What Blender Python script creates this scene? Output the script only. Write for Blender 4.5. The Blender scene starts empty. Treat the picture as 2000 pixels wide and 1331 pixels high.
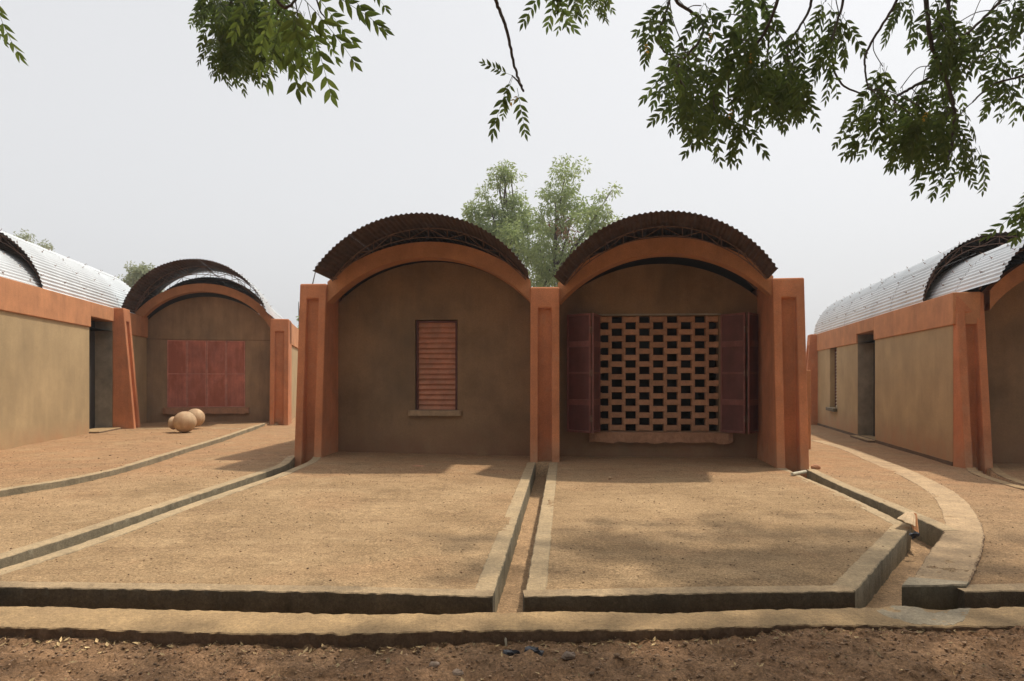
import bpy, math, random
import numpy as np
from mathutils import Vector, Matrix
random.seed(7); rng = np.random.default_rng(7)
S = bpy.context.scene
C = S.collection

# ------------------------------------------------------------------ camera
EYE = 1.25; F = 1333.0; HZ = 742.0
cam = bpy.data.objects.new('camera', bpy.data.cameras.new('camera')); C.objects.link(cam)
cam.location = (0, 0, EYE); cam.rotation_euler = (math.radians(90), 0, 0)
cam.data.sensor_width = 36; cam.data.lens = F / 2000 * 36
cam.data.shift_y = (HZ - 665.5) / 2000
cam.data.clip_end = 3000; cam.data.clip_start = 0.05
S.camera = cam
# ------------------------------------------------------------------ light
SUNV = Vector((0.40, 0.27, 1.0)).normalized()          # towards the sun
w = bpy.data.worlds.new('World'); S.world = w; w.use_nodes = True
nt = w.node_tree; nt.nodes.clear()
sky = nt.nodes.new('ShaderNodeTexSky'); sky.sky_type = 'NISHITA'; sky.sun_disc = False
sky.sun_elevation = math.asin(SUNV.z); sky.sun_rotation = math.atan2(SUNV.x, SUNV.y)
sky.air_density = 1.2; sky.dust_density = 6.0; sky.ozone_density = 1.0
hs = nt.nodes.new('ShaderNodeHueSaturation'); hs.inputs['Saturation'].default_value = 0.22
mixw = nt.nodes.new('ShaderNodeMix'); mixw.data_type = 'RGBA'
mixw.inputs[0].default_value = 0.58; mixw.inputs[7].default_value = (8.0, 8.05, 8.2, 1)   # hazy, nearly even white sky
bg = nt.nodes.new('ShaderNodeBackground'); bg.inputs[1].default_value = 0.121
out = nt.nodes.new('ShaderNodeOutputWorld')
nt.links.new(sky.outputs[0], hs.inputs['Color']); nt.links.new(hs.outputs[0], mixw.inputs[6])
nt.links.new(mixw.outputs[2], bg.inputs[0]); nt.links.new(bg.outputs[0], out.inputs[0])
sl = bpy.data.lights.new('sun', 'SUN'); sl.energy = 3.25; sl.angle = math.radians(1.8); sl.color = (1.0, 0.91, 0.76)
so = bpy.data.objects.new('sun', sl); C.objects.link(so); so.location = (6, 5, 20)
so.rotation_euler = (-SUNV).to_track_quat('-Z', 'Y').to_euler()
S.view_settings.view_transform = 'Standard'; S.view_settings.look = 'None'
S.view_settings.gamma = 1; S.view_settings.use_curve_mapping = False; S.view_settings.exposure = 0.10
S.render.engine = 'CYCLES'
S.cycles.max_bounces = 8; S.cycles.transparent_max_bounces = 8

# ------------------------------------------------------------------ noise
LAT = rng.random((256, 256))
def vnoise(x, y, s, ox=0.0, oy=0.0):
    x = np.asarray(x, float) / s + ox + 1000; y = np.asarray(y, float) / s + oy + 1000
    xi = np.floor(x).astype(int); yi = np.floor(y).astype(int); fx = x - xi; fy = y - yi
    fx = fx * fx * (3 - 2 * fx); fy = fy * fy * (3 - 2 * fy)
    a = LAT[xi % 256, yi % 256]; b = LAT[(xi + 1) % 256, yi % 256]
    c = LAT[xi % 256, (yi + 1) % 256]; d = LAT[(xi + 1) % 256, (yi + 1) % 256]
    return (a * (1 - fx) + b * fx) * (1 - fy) + (c * (1 - fx) + d * fx) * fy - 0.5
def fbm(x, y, s, o=4, ox=0.0):
    t = 0; amp = 1
    for k in range(o):
        t = t + amp * vnoise(x, y, s, ox + 17.3 * k, 9.1 * k); s = s * 0.5; amp *= 0.55
    return t
def sstep(x, a, b):
    t = np.clip((np.asarray(x, float) - a) / (b - a), 0, 1); return t * t * (3 - 2 * t)
def g(X, Y):                                             # level of the yards
    T = np.interp(X, [-9, -3, 0, 3.7, 6.8], [.09, .055, 0, .0, -.09])
    return T * sstep(Y, 4.2, 9.5)
def G(px, py, off=0.0):                                  # place on the ground seen at that spot of the photograph
    z = off; r = (px - 1000) / F
    for _ in range(25):
        Y = (EYE - z) * F / (py - HZ); z = float(g(r * Y, Y)) + off
    return (r * Y, Y)
def P(px, py, Y): return Vector(((px - 1000) / F * Y, Y, EYE - (py - HZ) / F * Y))

# ------------------------------------------------------------------ mesh helpers
class MB:
    def __init__(s): s.v = []; s.f = []; s.m = []
    def add(s, vs, fs, mi=0):
        n = len(s.v); s.v += [tuple(p) for p in vs]
        s.f += [tuple(i + n for i in f) for f in fs]; s.m += [mi] * len(fs)
    def hexa(s, b, t, mi=0):                             # b, t: four points each, counter-clockwise from above
        s.add(list(b) + list(t), [(3, 2, 1, 0), (4, 5, 6, 7), (0, 1, 5, 4), (1, 2, 6, 5), (2, 3, 7, 6), (3, 0, 4, 7)], mi)
    def box(s, fr, u0, u1, v0, v1, z0, z1, mi=0):
        c = [(u0, v0), (u1, v0), (u1, v1), (u0, v1)]
        s.hexa([fr.p(u, v, z0) for u, v in c], [fr.p(u, v, z1) for u, v in c], mi)
    def tube(s, pts, rad, n=6, mi=0, cap=True):
        pts = [Vector(p) for p in pts]
        if not hasattr(rad, '__len__'): rad = [rad] * len(pts)
        base = len(s.v); up = Vector((0, 0, 1)); prev = None
        for i, p in enumerate(pts):
            d = (pts[min(i + 1, len(pts) - 1)] - pts[max(i - 1, 0)]).normalized()
            if prev is None: a = d.cross(up if abs(d.z) < .9 else Vector((1, 0, 0))).normalized()
            else: a = (prev - d * prev.dot(d)).normalized()
            prev = a; b = d.cross(a)
            for k in range(n):
                t = 2 * math.pi * k / n; s.v.append(tuple(p + (a * math.cos(t) + b * math.sin(t)) * rad[i]))
        for i in range(len(pts) - 1):
            for k in range(n):
                q = base + i * n; s.f.append((q + k, q + (k + 1) % n, q + n + (k + 1) % n, q + n + k)); s.m.append(mi)
        if cap:
            s.f.append(tuple(base + k for k in range(n))[::-1]); s.f.append(tuple(base + (len(pts) - 1) * n + k for k in range(n))); s.m += [mi, mi]
    def build(s, name, mats, parent=None, smooth=False, bevel=0, sharp=None):
        me = bpy.data.meshes.new(name); me.from_pydata(s.v, [], s.f)
        if not isinstance(mats, (list, tuple)): mats = [mats]
        for m in mats: me.materials.append(m)
        if len(mats) > 1: me.polygons.foreach_set('material_index', s.m)
        if smooth: me.polygons.foreach_set('use_smooth', [True] * len(s.f))
        me.update(); o = bpy.data.objects.new(name, me); C.objects.link(o)
        if parent is not None:
            o.parent = parent; q = parent
            o.location = -wloc(q)
        if bevel:
            md = o.modifiers.new('bevel', 'BEVEL'); md.width = bevel; md.segments = 2; md.limit_method = 'ANGLE'; md.angle_limit = .6
        return o
def wloc(o):
    t = Vector((0, 0, 0))
    while o is not None: t += o.location; o = o.parent
    return t
class Fr:
    def __init__(s, x, y, deg, z=0):
        a = math.radians(deg); s.x, s.y, s.z = x, y, z; s.ux, s.uy = math.cos(a), math.sin(a); s.vx, s.vy = -s.uy, s.ux; s.deg = deg
    def p(s, u, v, z=0): return (s.x + u * s.ux + v * s.vx, s.y + u * s.uy + v * s.vy, s.z + z)
def empty(name, loc, label=None, cat=None, group=None):
    o = bpy.data.objects.new(name, None); C.objects.link(o); o.location = loc; o.empty_display_size = .2
    if label: o['label'] = label; o['category'] = cat
    if group: o['group'] = group
    return o
def tag(o, label, cat, group=None, kind=None):
    o['label'] = label; o['category'] = cat
    if group: o['group'] = group
    if kind: o['kind'] = kind
    return o
def structure(o, label=None):
    o['kind'] = 'structure'
    if label: o['label'] = label
    return o

# ------------------------------------------------------------------ materials
def mat(name, base, var=(0.75, 1.2), scale=3.0, bump=0.3, bscale=60, rough=0.9, metal=0.0, streak=0, extra=None, island=0.0, dist=0.004, fine=0.16, fscale=120, pits=0.0, isl=0.0):
    m = bpy.data.materials.new(name); m.use_nodes = True; n = m.node_tree.nodes; l = m.node_tree.links
    b = n['Principled BSDF']; b.inputs['Roughness'].default_value = rough; b.inputs['Metallic'].default_value = metal
    tc = n.new('ShaderNodeTexCoord'); geo = n.new('ShaderNodeNewGeometry')
    pos = geo.outputs['Position']
    def noise(sc, det=6, vec=None, ro=.6):
        q = n.new('ShaderNodeTexNoise'); q.inputs['Scale'].default_value = sc; q.inputs['Detail'].default_value = det; q.inputs['Roughness'].default_value = ro
        l.new(vec if vec is not None else pos, q.inputs['Vector']); return q.outputs['Fac']
    def mr(x, a, b_, c=0.3, d=0.7):
        q = n.new('ShaderNodeMapRange'); q.inputs[1].default_value = c; q.inputs[2].default_value = d; q.inputs[3].default_value = a; q.inputs[4].default_value = b_
        l.new(x, q.inputs[0]); return q.outputs[0]
    def mul(x, y):
        q = n.new('ShaderNodeMath'); q.operation = 'MULTIPLY'
        l.new(x, q.inputs[0])
        if isinstance(y, float): q.inputs[1].default_value = y
        else: l.new(y, q.inputs[1])
        return q.outputs[0]
    val = mr(noise(scale), var[0], var[1])
    val = mul(val, mr(noise(fscale, 3), 1 - fine, 1 + fine))
    if pits:
        val = mul(val, mr(noise(42, 6, None, .8), 1 - pits, 1 + pits * .7, .36, .64))
    if isl:
        val = mul(val, mr(geo.outputs['Random Per Island'], 1 - isl, 1 + isl, 0, 1))
    if streak:
        mp = n.new('ShaderNodeMapping'); mp.inputs['Scale'].default_value = (1, 1, .12); l.new(pos, mp.inputs[0])
        val = mul(val, mr(noise(9, 5, mp.outputs[0]), 1 - streak, 1 + streak * .6))
    if island:
        oi = n.new('ShaderNodeObjectInfo'); val = mul(val, mr(oi.outputs['Random'], 1 - island, 1 + island, 0, 1))
    hv = n.new('ShaderNodeVectorMath'); hv.operation = 'SCALE'; hv.inputs[0].default_value = base; l.new(val, hv.inputs['Scale'])
    col = hv.outputs[0]
    def mix(fac, a, c2):
        q = n.new('ShaderNodeMix'); q.data_type = 'RGBA'
        if isinstance(fac, float): q.inputs[0].default_value = fac
        else: l.new(fac, q.inputs[0])
        l.new(a, q.inputs[6])
        if isinstance(c2, tuple): q.inputs[7].default_value = (*c2, 1)
        else: l.new(c2, q.inputs[7])
        return q.outputs[2]
    if extra: col = extra(n, l, col, mix, noise, mr, mul, pos, geo)
    l.new(col, b.inputs['Base Color'])
    if bump:
        bp = n.new('ShaderNodeBump'); bp.inputs['Strength'].default_value = bump; bp.inputs['Distance'].default_value = dist
        l.new(noise(bscale, 5, None, .7), bp.inputs['Height']); l.new(bp.outputs[0], b.inputs['Normal'])
    return m
def up_dust_lit(colour, amt=1.0):                            # lighter upward faces: dust, plus painted light on ledge and front kerb tops
    def fn(n, l, col, mix, noise, mr, mul, pos, geo):
        sx = n.new('ShaderNodeSeparateXYZ'); l.new(geo.outputs['True Normal'], sx.inputs[0])
        f = mul(mr(sx.outputs[2], 0., amt, .35, .9), mr(noise(2.2), .72, 1.1))
        k = mul(mul(mr(noise(38, 6, None, .8), .72, 1.22, .36, .64), mr(noise(5, 6), .80, 1.15)), mr(noise(150, 3), .82, 1.16, .34, .66))
        hv2 = n.new('ShaderNodeVectorMath'); hv2.operation = 'SCALE'; hv2.inputs[0].default_value = colour; l.new(k, hv2.inputs['Scale'])
        return mix(f, col, hv2.outputs[0])
    return fn
def stains(colour, amt, sc=1.5, lo=.5, hi=.75):
    def fn(n, l, col, mix, noise, mr, mul, pos, geo):
        mp = n.new('ShaderNodeMapping'); mp.inputs['Scale'].default_value = (1, 1, .45); l.new(pos, mp.inputs[0])
        return mix(mr(noise(sc, 7, mp.outputs[0]), 0., amt, lo, hi), col, colour)
    return fn
def foot(dark, pale):
    def fn(n, l, col, mix, noise, mr, mul, pos, geo):
        col = stains(dark, .55, 2.2, .52, .78)(n, l, col, mix, noise, mr, mul, pos, geo)
        col = mix(mr(noise(5, 6), 0., .35, .56, .75), col, pale)
        sx = n.new('ShaderNodeSeparateXYZ'); l.new(pos, sx.inputs[0])
        return mix(mul(mr(sx.outputs[2], .75, 0., .02, .38), mr(noise(6), .1, 1.4)), col, pale)
    return fn
def low_mud(colour, h, amt, sc=3, st=.62):                      # red earth splashed on the foot of a wall, plus stains
    def fn(n, l, col, mix, noise, mr, mul, pos, geo):
        col = stains((.105, .08, .052), st, 1.3, .47, .74)(n, l, col, mix, noise, mr, mul, pos, geo)
        sx = n.new('ShaderNodeSeparateXYZ'); l.new(pos, sx.inputs[0])
        return mix(mul(mr(sx.outputs[2], amt, 0., 0., h), mr(noise(sc), .2, 1.3)), col, colour)
    return fn
M = {}
M['orange'] = mat('orange_stucco', (.54, .200, .086), (.80, 1.14), 2.4, .9, 60, streak=.07, dist=.007, pits=.10, extra=foot((.24, .11, .06), (.50, .27, .15)))
M['orange_smooth'] = mat('orange_render', (.52, .232, .104), (.80, 1.15), 2.5, .4, 70, streak=.07, dist=.004, pits=.07, extra=stains((.30, .13, .07), .45, 2.6, .5, .78))
M['beige'] = mat('beige_plaster', (.42, .305, .165), (.82, 1.12), 1.3, .45, 40, streak=.05, pits=.06, extra=low_mud((.44, .22, .11), .5, .7, st=.22))
M['brown'] = mat('brown_plaster', (.270, .165, .087), (.70, 1.2), 1.2, .5, 40, streak=.07, pits=.08, extra=low_mud((.24, .12, .065), .6, .8))
M['cement'] = mat('cement_render', (.27, .23, .17), (.6, 1.3), 2.5, .3, 45, streak=.1)
M['concrete'] = mat('kerb_concrete', (.27, .23, .155), (.7, 1.2), 5, .9, 80, dist=.008, pits=.22, extra=up_dust_lit((.45, .325, .185)))
M['ledge'] = mat('rammed_earth_shaded_sides', (.15, .092, .052), (.7, 1.2), 5, 1.0, 50, dist=.009, pits=.3, extra=up_dust_lit((.43, .285, .140)))  # rammed earth with shade painted into its sides, tops left light
M['path'] = mat('worn_earth_path', (.20, .125, .07), (.7, 1.2), 5, .8, 50, dist=.007, pits=.2, extra=up_dust_lit((.47, .325, .185)))
M['sill'] = mat('dusty_sill', (.36, .24, .14), (.75, 1.15), 8, .5, 60, pits=.12)
M['kerb_shaded'] = mat('shaded_kerb_concrete', (.105, .082, .052), (.65, 1.3), 6, 1.0, 70, dist=.009, pits=.3, extra=up_dust_lit((.43, .305, .175)))  # copy of the kerb concrete, shade of the front faces put into its colour
M['patch'] = mat('grey_cement_patch', (.12, .105, .07), (.75, 1.15), 5, .8, 60, pits=.2, extra=up_dust_lit((.40, .325, .22), .95))
M['brick'] = mat('fired_earth_brick', (.44, .225, .125), (.8, 1.15), 14, .5, 110, island=.14, streak=.1)
M['maroon'] = mat('maroon_paint', (.125, .038, .031), (.8, 1.2), 5, .15, 60, rough=.6, streak=.15, extra=up_dust_lit((.36, .22, .15), .9))
M['maroon_frame'] = mat('dusty_maroon_paint', (.21, .072, .055), (.75, 1.2), 7, .2, 60, rough=.65, streak=.1, extra=up_dust_lit((.42, .26, .18), .9))
M['rose'] = mat('faded_red_paint', (.52, .175, .118), (.75, 1.2), 3, .15, 60, rough=.65, streak=.25, island=.1, extra=stains((.32, .085, .04), .7, 2.4, .45, .6))
M['rose_frame'] = mat('worn_red_paint', (.56, .235, .175), (.75, 1.2), 6, .2, 60, rough=.7, streak=.15)
M['louvre'] = mat('louvre_paint', (.54, .225, .130), (.7, 1.2), 5, .2, 60, rough=.6, extra=stains((.36, .22, .13), .6, 5, .45, .75))
M['zinc'] = mat('zinc_sheet', (.66, .69, .71), (.88, 1.08), 1.5, .0, 10, rough=.45, metal=.3, island=.05, streak=0)
M['rust'] = mat('rusty_underside', (.085, .052, .038), (.6, 1.4), 5, .2, 40, rough=.75, extra=stains((.15, .065, .035), .4, 6, .55, .8))
M['steel'] = mat('rusty_steel_bar', (.21, .12, .085), (.6, 1.3), 12, .2, 80, rough=.7)
M['dark'] = mat('painted_dark_room', (.03, .024, .02), (.8, 1.2), 2, .2, 40)  # darkness of the unlit interior put into the colour
M['bark'] = mat('bark', (.085, .065, .050), (.6, 1.3), 12, .6, 60)
M['pot'] = mat('clay_pot', (.52, .36, .215), (.72, 1.15), 7, .25, 60, rough=.8, extra=stains((.36, .18, .09), .6, 7, .45, .7))
M['stone'] = mat('stone', (.26, .19, .14), (.7, 1.3), 30, .5, 120, island=.2, isl=.3)
M['gravel'] = mat('soil_clods', (.30, .19, .112), (.7, 1.3), 18, .4, 150, isl=.45)
M['litter'] = mat('dry_leaf', (.46, .33, .17), (.7, 1.3), 16, .2, 90, isl=.5)
M['twig'] = mat('dry_twig', (.30, .20, .12), (.6, 1.3), 20, .2, 90)
M['plastic'] = mat('black_plastic', (.025, .027, .035), (.7, 1.3), 30, .3, 40, rough=.35)
M['white'] = mat('off_white_pipe', (.55, .50, .38), (.8, 1.1), 20, .1, 60, rough=.6)
M['paper'] = mat('paper_sack', (.52, .37, .22), (.8, 1.15), 12, .3, 40, rough=.8)
M['paperin'] = mat('brown_sack_lining', (.45, .20, .08), (.8, 1.15), 12, .3, 40, rough=.8)

def ground_mat():
    m = bpy.data.materials.new('red_earth'); m.use_nodes = True; n = m.node_tree.nodes; l = m.node_tree.links
    b = n['Principled BSDF']; b.inputs['Roughness'].default_value = .95
    b.inputs['Specular IOR Level'].default_value = .2
    geo = n.new('ShaderNodeNewGeometry'); pos = geo.outputs['Position']
    def noise(sc, det=6, ro=.6, vec=None):
        q = n.new('ShaderNodeTexNoise'); q.inputs['Scale'].default_value = sc; q.inputs['Detail'].default_value = det; q.inputs['Roughness'].default_value = ro
        l.new(vec if vec is not None else pos, q.inputs['Vector']); return q.outputs['Fac']
    def mr(x, a, b_, c=.3, d=.7):
        q = n.new('ShaderNodeMapRange'); q.inputs[1].default_value = c; q.inputs[2].default_value = d; q.inputs[3].default_value = a; q.inputs[4].default_value = b_
        l.new(x, q.inputs[0]); return q.outputs[0]
    def mul(x, y):
        q = n.new('ShaderNodeMath'); q.operation = 'MULTIPLY'; l.new(x, q.inputs[0]); l.new(y, q.inputs[1]); return q.outputs[0]
    def mix(f, a, c):
        q = n.new('ShaderNodeMix'); q.data_type = 'RGBA'; l.new(f, q.inputs[0])
        for k, s in ((6, a), (7, c)):
            if isinstance(s, tuple): q.inputs[k].default_value = (*s, 1)
            else: l.new(s, q.inputs[k])
        return q.outputs[2]
    at = n.new('ShaderNodeAttribute'); at.attribute_name = 'soil'
    sp = n.new('ShaderNodeSeparateColor'); l.new(at.outputs['Color'], sp.inputs[0])
    out_, red, sand = sp.outputs[0], sp.outputs[1], sp.outputs[2]
    tan = mix(mr(noise(1.1, 8), 0., 1., .35, .65), (.425, .287, .158), (.305, .200, .106))
    tan = mix(mul(red, mr(noise(1.7, 6), .2, 1.2, .3, .65)), tan, (.385, .225, .118))
    tan = mix(mr(noise(3.3, 6), 0., .55, .55, .75), tan, (.48, .34, .195))
    mps = n.new('ShaderNodeMapping'); mps.inputs['Scale'].default_value = (.7, 1.6, 1); l.new(pos, mps.inputs[0])
    tan = mix(mr(noise(2.2, 8, .7, mps.outputs[0]), 0., .65, .50, .68), tan, (.25, .158, .086))
    tan = mix(sand, tan, (.44, .285, .16))
    soil = mix(mr(noise(4, 8), 0., 1., .35, .65), (.195, .112, .060), (.335, .200, .110))
    soil = mix(mr(noise(1.3, 4), 0., .6, .5, .7), soil, (.38, .205, .108))
    col = mix(out_, tan, soil)
    gr = mul(mul(mr(noise(38, 6, .8), .60, 1.30, .34, .66), mr(noise(11, 4, .6), .86, 1.1)), mr(noise(85, 4, .7), .58, 1.36, .34, .66))
    sp1 = n.new('ShaderNodeTexVoronoi'); sp1.inputs['Scale'].default_value = 42; l.new(pos, sp1.inputs['Vector'])
    sel = mr(noise(22, 2), 0., 1., .47, .57)
    spots = mul(mr(sp1.outputs['Distance'], 1., 0., .08, .22), sel)
    hv = n.new('ShaderNodeVectorMath'); hv.operation = 'SCALE'; l.new(col, hv.inputs[0]); l.new(gr, hv.inputs['Scale'])
    col = mix(mul(spots, mr(noise(3), .4, 1.)), hv.outputs[0], (.16, .095, .055))
    l.new(col, b.inputs['Base Color'])
    bp = n.new('ShaderNodeBump'); bp.inputs['Strength'].default_value = .8; bp.inputs['Distance'].default_value = .008
    ad = n.new('ShaderNodeMath'); ad.operation = 'ADD'; l.new(noise(55, 6, .75), ad.inputs[0]); l.new(mul(spots, mr(noise(3), .2, .5)), ad.inputs[1])
    l.new(ad.outputs[0], bp.inputs['Height']); l.new(bp.outputs[0], b.inputs['Normal'])
    return m
M['ground'] = ground_mat()
def leaf_mat(name, c1, c2, tr=.45, rough=.5):
    m = bpy.data.materials.new(name); m.use_nodes = True; n = m.node_tree.nodes; l = m.node_tree.links
    b = n['Principled BSDF']; b.inputs['Roughness'].default_value = rough
    geo = n.new('ShaderNodeNewGeometry'); q = n.new('ShaderNodeTexNoise'); q.inputs['Scale'].default_value = 2.5; q.inputs['Detail'].default_value = 4
    l.new(geo.outputs['Position'], q.inputs['Vector'])
    ad = n.new('ShaderNodeMath'); ad.operation = 'MULTIPLY_ADD'; ad.inputs[1].default_value = .7; l.new(geo.outputs['Random Per Island'], ad.inputs[0]); l.new(q.outputs['Fac'], ad.inputs[2])
    mr = n.new('ShaderNodeMapRange'); mr.inputs[1].default_value = .4; mr.inputs[2].default_value = 1.2; l.new(ad.outputs[0], mr.inputs[0])
    mx = n.new('ShaderNodeMix'); mx.data_type = 'RGBA'; l.new(mr.outputs[0], mx.inputs[0]); mx.inputs[6].default_value = (*c1, 1); mx.inputs[7].default_value = (*c2, 1)
    l.new(mx.outputs[2], b.inputs['Base Color'])
    t = n.new('ShaderNodeBsdfTranslucent'); l.new(mx.outputs[2], t.inputs[0])
    ms = n.new('ShaderNodeMixShader'); ms.inputs[0].default_value = tr
    l.new(b.outputs[0], ms.inputs[1]); l.new(t.outputs[0], ms.inputs[2]); l.new(ms.outputs[0], n['Material Output'].inputs[0])
    return m
M['leaf'] = leaf_mat('neem_leaf', (.068, .108, .027), (.125, .165, .040), .55)
M['leaf_fresh'] = leaf_mat('young_neem_leaf', (.085, .125, .025), (.13, .165, .035), .5)
M['leaf_yellow'] = leaf_mat('yellowed_leaf', (.45, .27, .04), (.5, .3, .05), .5)
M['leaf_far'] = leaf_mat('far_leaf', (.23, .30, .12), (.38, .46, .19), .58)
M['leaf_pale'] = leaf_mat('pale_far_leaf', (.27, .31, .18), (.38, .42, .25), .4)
M['leaf_dead'] = leaf_mat('dead_far_leaf', (.32, .13, .07), (.38, .17, .09), .3)

# ------------------------------------------------------------------ ground lines of the drains
def off_line(pts, d):                                    # polyline moved sideways by d (positive: to its left)
    r = []
    for i, p in enumerate(pts):
        a = pts[max(i - 1, 0)]; b = pts[min(i + 1, len(pts) - 1)]
        dx, dy = b[0] - a[0], b[1] - a[1]; L = math.hypot(dx, dy)
        r.append((p[0] - dy / L * d, p[1] + dx / L * d))
    return r
def extend(pts, d0=0, d1=0):
    pts = list(pts)
    if d0: a, b = pts[0], pts[1]; L = math.hypot(a[0] - b[0], a[1] - b[1]); pts.insert(0, (a[0] + (a[0] - b[0]) / L * d0, a[1] + (a[1] - b[1]) / L * d0))
    if d1: a, b = pts[-1], pts[-2]; L = math.hypot(a[0] - b[0], a[1] - b[1]); pts.append((a[0] + (a[0] - b[0]) / L * d1, a[1] + (a[1] - b[1]) / L * d1))
    return pts
def px(lst, off=0.0): return [G(a, b, off) for a, b in lst]
def resample(pts, n, smooth=True):
    p = np.array(pts, float)
    if smooth and len(p) > 2:
        q = []
        for i in range(len(p) - 1):
            p0 = p[max(i - 1, 0)]; p1 = p[i]; p2 = p[i + 1]; p3 = p[min(i + 2, len(p) - 1)]
            for t in np.linspace(0, 1, 12, endpoint=False):
                q.append(.5 * ((2 * p1) + (-p0 + p2) * t + (2 * p0 - 5 * p1 + 4 * p2 - p3) * t * t + (-p0 + 3 * p1 - 3 * p2 + p3) * t ** 3))
        q.append(p[-1]); p = np.array(q)
    d = np.r_[0, np.cumsum(np.hypot(*np.diff(p, axis=0).T))]
    t = np.linspace(0, d[-1], n)
    return np.c_[np.interp(t, d, p[:, 0]), np.interp(t, d, p[:, 1])]
K = {}
K['mid_left'] = px([(962, 1167), (1046, 904)])
K['mid_right'] = px([(1024, 1167), (1073, 904)])
K['left_court'] = extend(px([(0, 1113), (177, 1056), (354, 991), (531, 931), (567, 917), (594, 906), (607, 898), (614, 890)]), 2.2)
K['left_yard'] = extend(px([(0, 1093), (177, 1037), (354, 978), (531, 919), (561, 907), (571, 898), (579, 889)]), 2.2)
K['front_left'] = extend(px([(0, 1150), (350, 1155), (700, 1161), (962, 1168)]), 4)
K['front_right'] = px([(1024, 1168), (1350, 1162), (1669, 1158)])
K['pit'] = px([(1669, 1158), (1780, 1029)])
K['right_court'] = px([(1780, 1029), (1700, 990), (1640, 962), (1562, 929), (1534, 914)])
K['right_yard'] = px([(1843, 1037), (1763, 1001), (1647, 952), (1600, 930), (1574, 917), (1556, 909)])
K['yard_step'] = extend(px([(0, 959), (141, 936), (240, 914), (328, 888), (380, 872), (434, 856), (484, 839), (519, 827)], .07), 3)
K['bay_sill'] = px([(268, 837), (340, 838), (470, 838)], .07)
K['far_left'] = px([(1897, 906), (1906, 916), (1914, 925), (1945, 937), (2000, 953), (2100, 975)])
K['far_right'] = px([(1926, 907), (1944, 926), (2000, 949), (2100, 972)])
path_l = px([(1581, 860), (1640, 877), (1689, 899), (1760, 931), (1813, 963), (1838, 1000), (1843, 1037), (1813, 1079), (1788, 1122), (1778, 1136)])
path_r = px([(1608, 862), (1668, 878), (1725, 899), (1795, 927), (1866, 963), (1902, 998), (1921, 1037), (1917, 1076), (1900, 1122), (1887, 1146)])
ledge_b = extend(px([(0, 1183), (350, 1191), (700, 1199), (960, 1197), (1150, 1195), (1330, 1197), (1500, 1190), (1668, 1187), (1760, 1184), (1850, 1189), (2000, 1185)]), 2.5, 2)
ledge_f = extend(px([(0, 1224), (200, 1229), (350, 1235), (500, 1238), (700, 1238), (877, 1233), (1054, 1231), (1300, 1230), (1441, 1224), (1583, 1221), (1795, 1223), (2000, 1226)]), 2.5, 2)
def inpoly(X, Y, poly):
    p = np.array(poly); ins = np.zeros(X.shape, bool)
    for i in range(len(p)):
        x1, y1 = p[i]; x2, y2 = p[(i + 1) % len(p)]
        c = ((y1 > Y) != (y2 > Y)); ins ^= c & (X < (x2 - x1) * (Y - y1) / (y2 - y1 + 1e-12) + x1)
    return ins
e = .055
TR = []
TR.append(off_line(K['mid_left'], e) + off_line(K['mid_right'], -e)[::-1])
TR.append(off_line(K['left_yard'], e) + off_line(K['left_court'], -e)[::-1])
TR.append(off_line(K['right_court'], e) + off_line(K['right_yard'], -e)[::-1])
blk = px([(1761, 1151), (1887, 1149)])
TR.append([(K['pit'][0][0] - .06, K['pit'][0][1]), (K['pit'][1][0] - .06, K['pit'][1][1]), (K['pit'][1][0], K['pit'][1][1] + .1), K['right_court'][1], K['right_yard'][1], K['right_yard'][0]] +
          [(x + .04, y) for x, y in path_l[6:]] + [(blk[0][0] + .05, blk[0][1] + .05), (blk[0][0] + .05, 3.8), (K['pit'][0][0] - .06, 3.8)])
front = off_line(K['front_left'], .05) + off_line(K['front_right'], .05) + [(blk[0][0], blk[0][1] + .05), (blk[1][0], blk[1][1] + .05), (7, 4.1)]
TR.append(front + [(7, 3.6)] + [(x, y - .06) for x, y in ledge_b[::-1]])
TR.append(off_line(K['far_left'], .05) + off_line(K['far_right'], -.05)[::-1])
yard_poly = off_line(K['yard_step'], .05) + [(-6.0, 17.7), (-6.5, 60), (-60, 60), (-60, 5)]

def axis(lo, a, b, hi, step, gr=1.13):
    core = list(np.arange(a, b, step)); up = [core[-1]]; s = step
    while up[-1] < hi: s *= gr; up.append(up[-1] + s)
    dn = [core[0]]; s = step
    while dn[-1] > lo: s *= gr; dn.append(dn[-1] - s)
    return np.array(dn[:0:-1] + core + up[1:])
xs = axis(-300, -6.2, 6.2, 300, .018, 1.035); ys = axis(-150, 2.6, 7.6, 400, .016, 1.022)
XX, YY = np.meshgrid(xs, ys); X = XX.ravel(); Y = YY.ravel()
Z = g(X, Y)
lf = np.array(ledge_f); lfy = np.interp(X, lf[:, 0], lf[:, 1])
outside = 1 - sstep(Y, lfy + .00, lfy + .03)
rough = fbm(X, Y, .22, 5); rough2 = fbm(X, Y, .045, 3, 50)
lvl = np.interp(X, [-3.2, -1, .3, .9, 1.5], [-.062, -.066, -.06, -.045, -.022])
court = 1 - outside
Z += court * (fbm(X, Y, 1.2, 3) * .012 + rough2 * .0035)
Z += outside * (lvl + rough * .032 + rough2 * .024 - .02 * sstep(lfy - Y, .2, 1.4))
yd = inpoly(X, Y, yard_poly)
Z += yd * .07
trench = np.zeros(X.shape, bool)
for t in TR: trench |= inpoly(X, Y, t)
Z = np.where(trench, g(X, Y) - .175 - .03 * sstep(Y, 5, 9) + fbm(X, Y, .5, 4) * .03 + rough2 * .006, Z)
right_low = inpoly(X, Y, [(x - .03, y) for x, y in path_r] + [(60, 4.0), (60, 25), (6.5, 25)]) & ~trench & (Y < 9)
Z -= right_low * .025 * (1 - sstep(Y, 6, 9))
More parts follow.
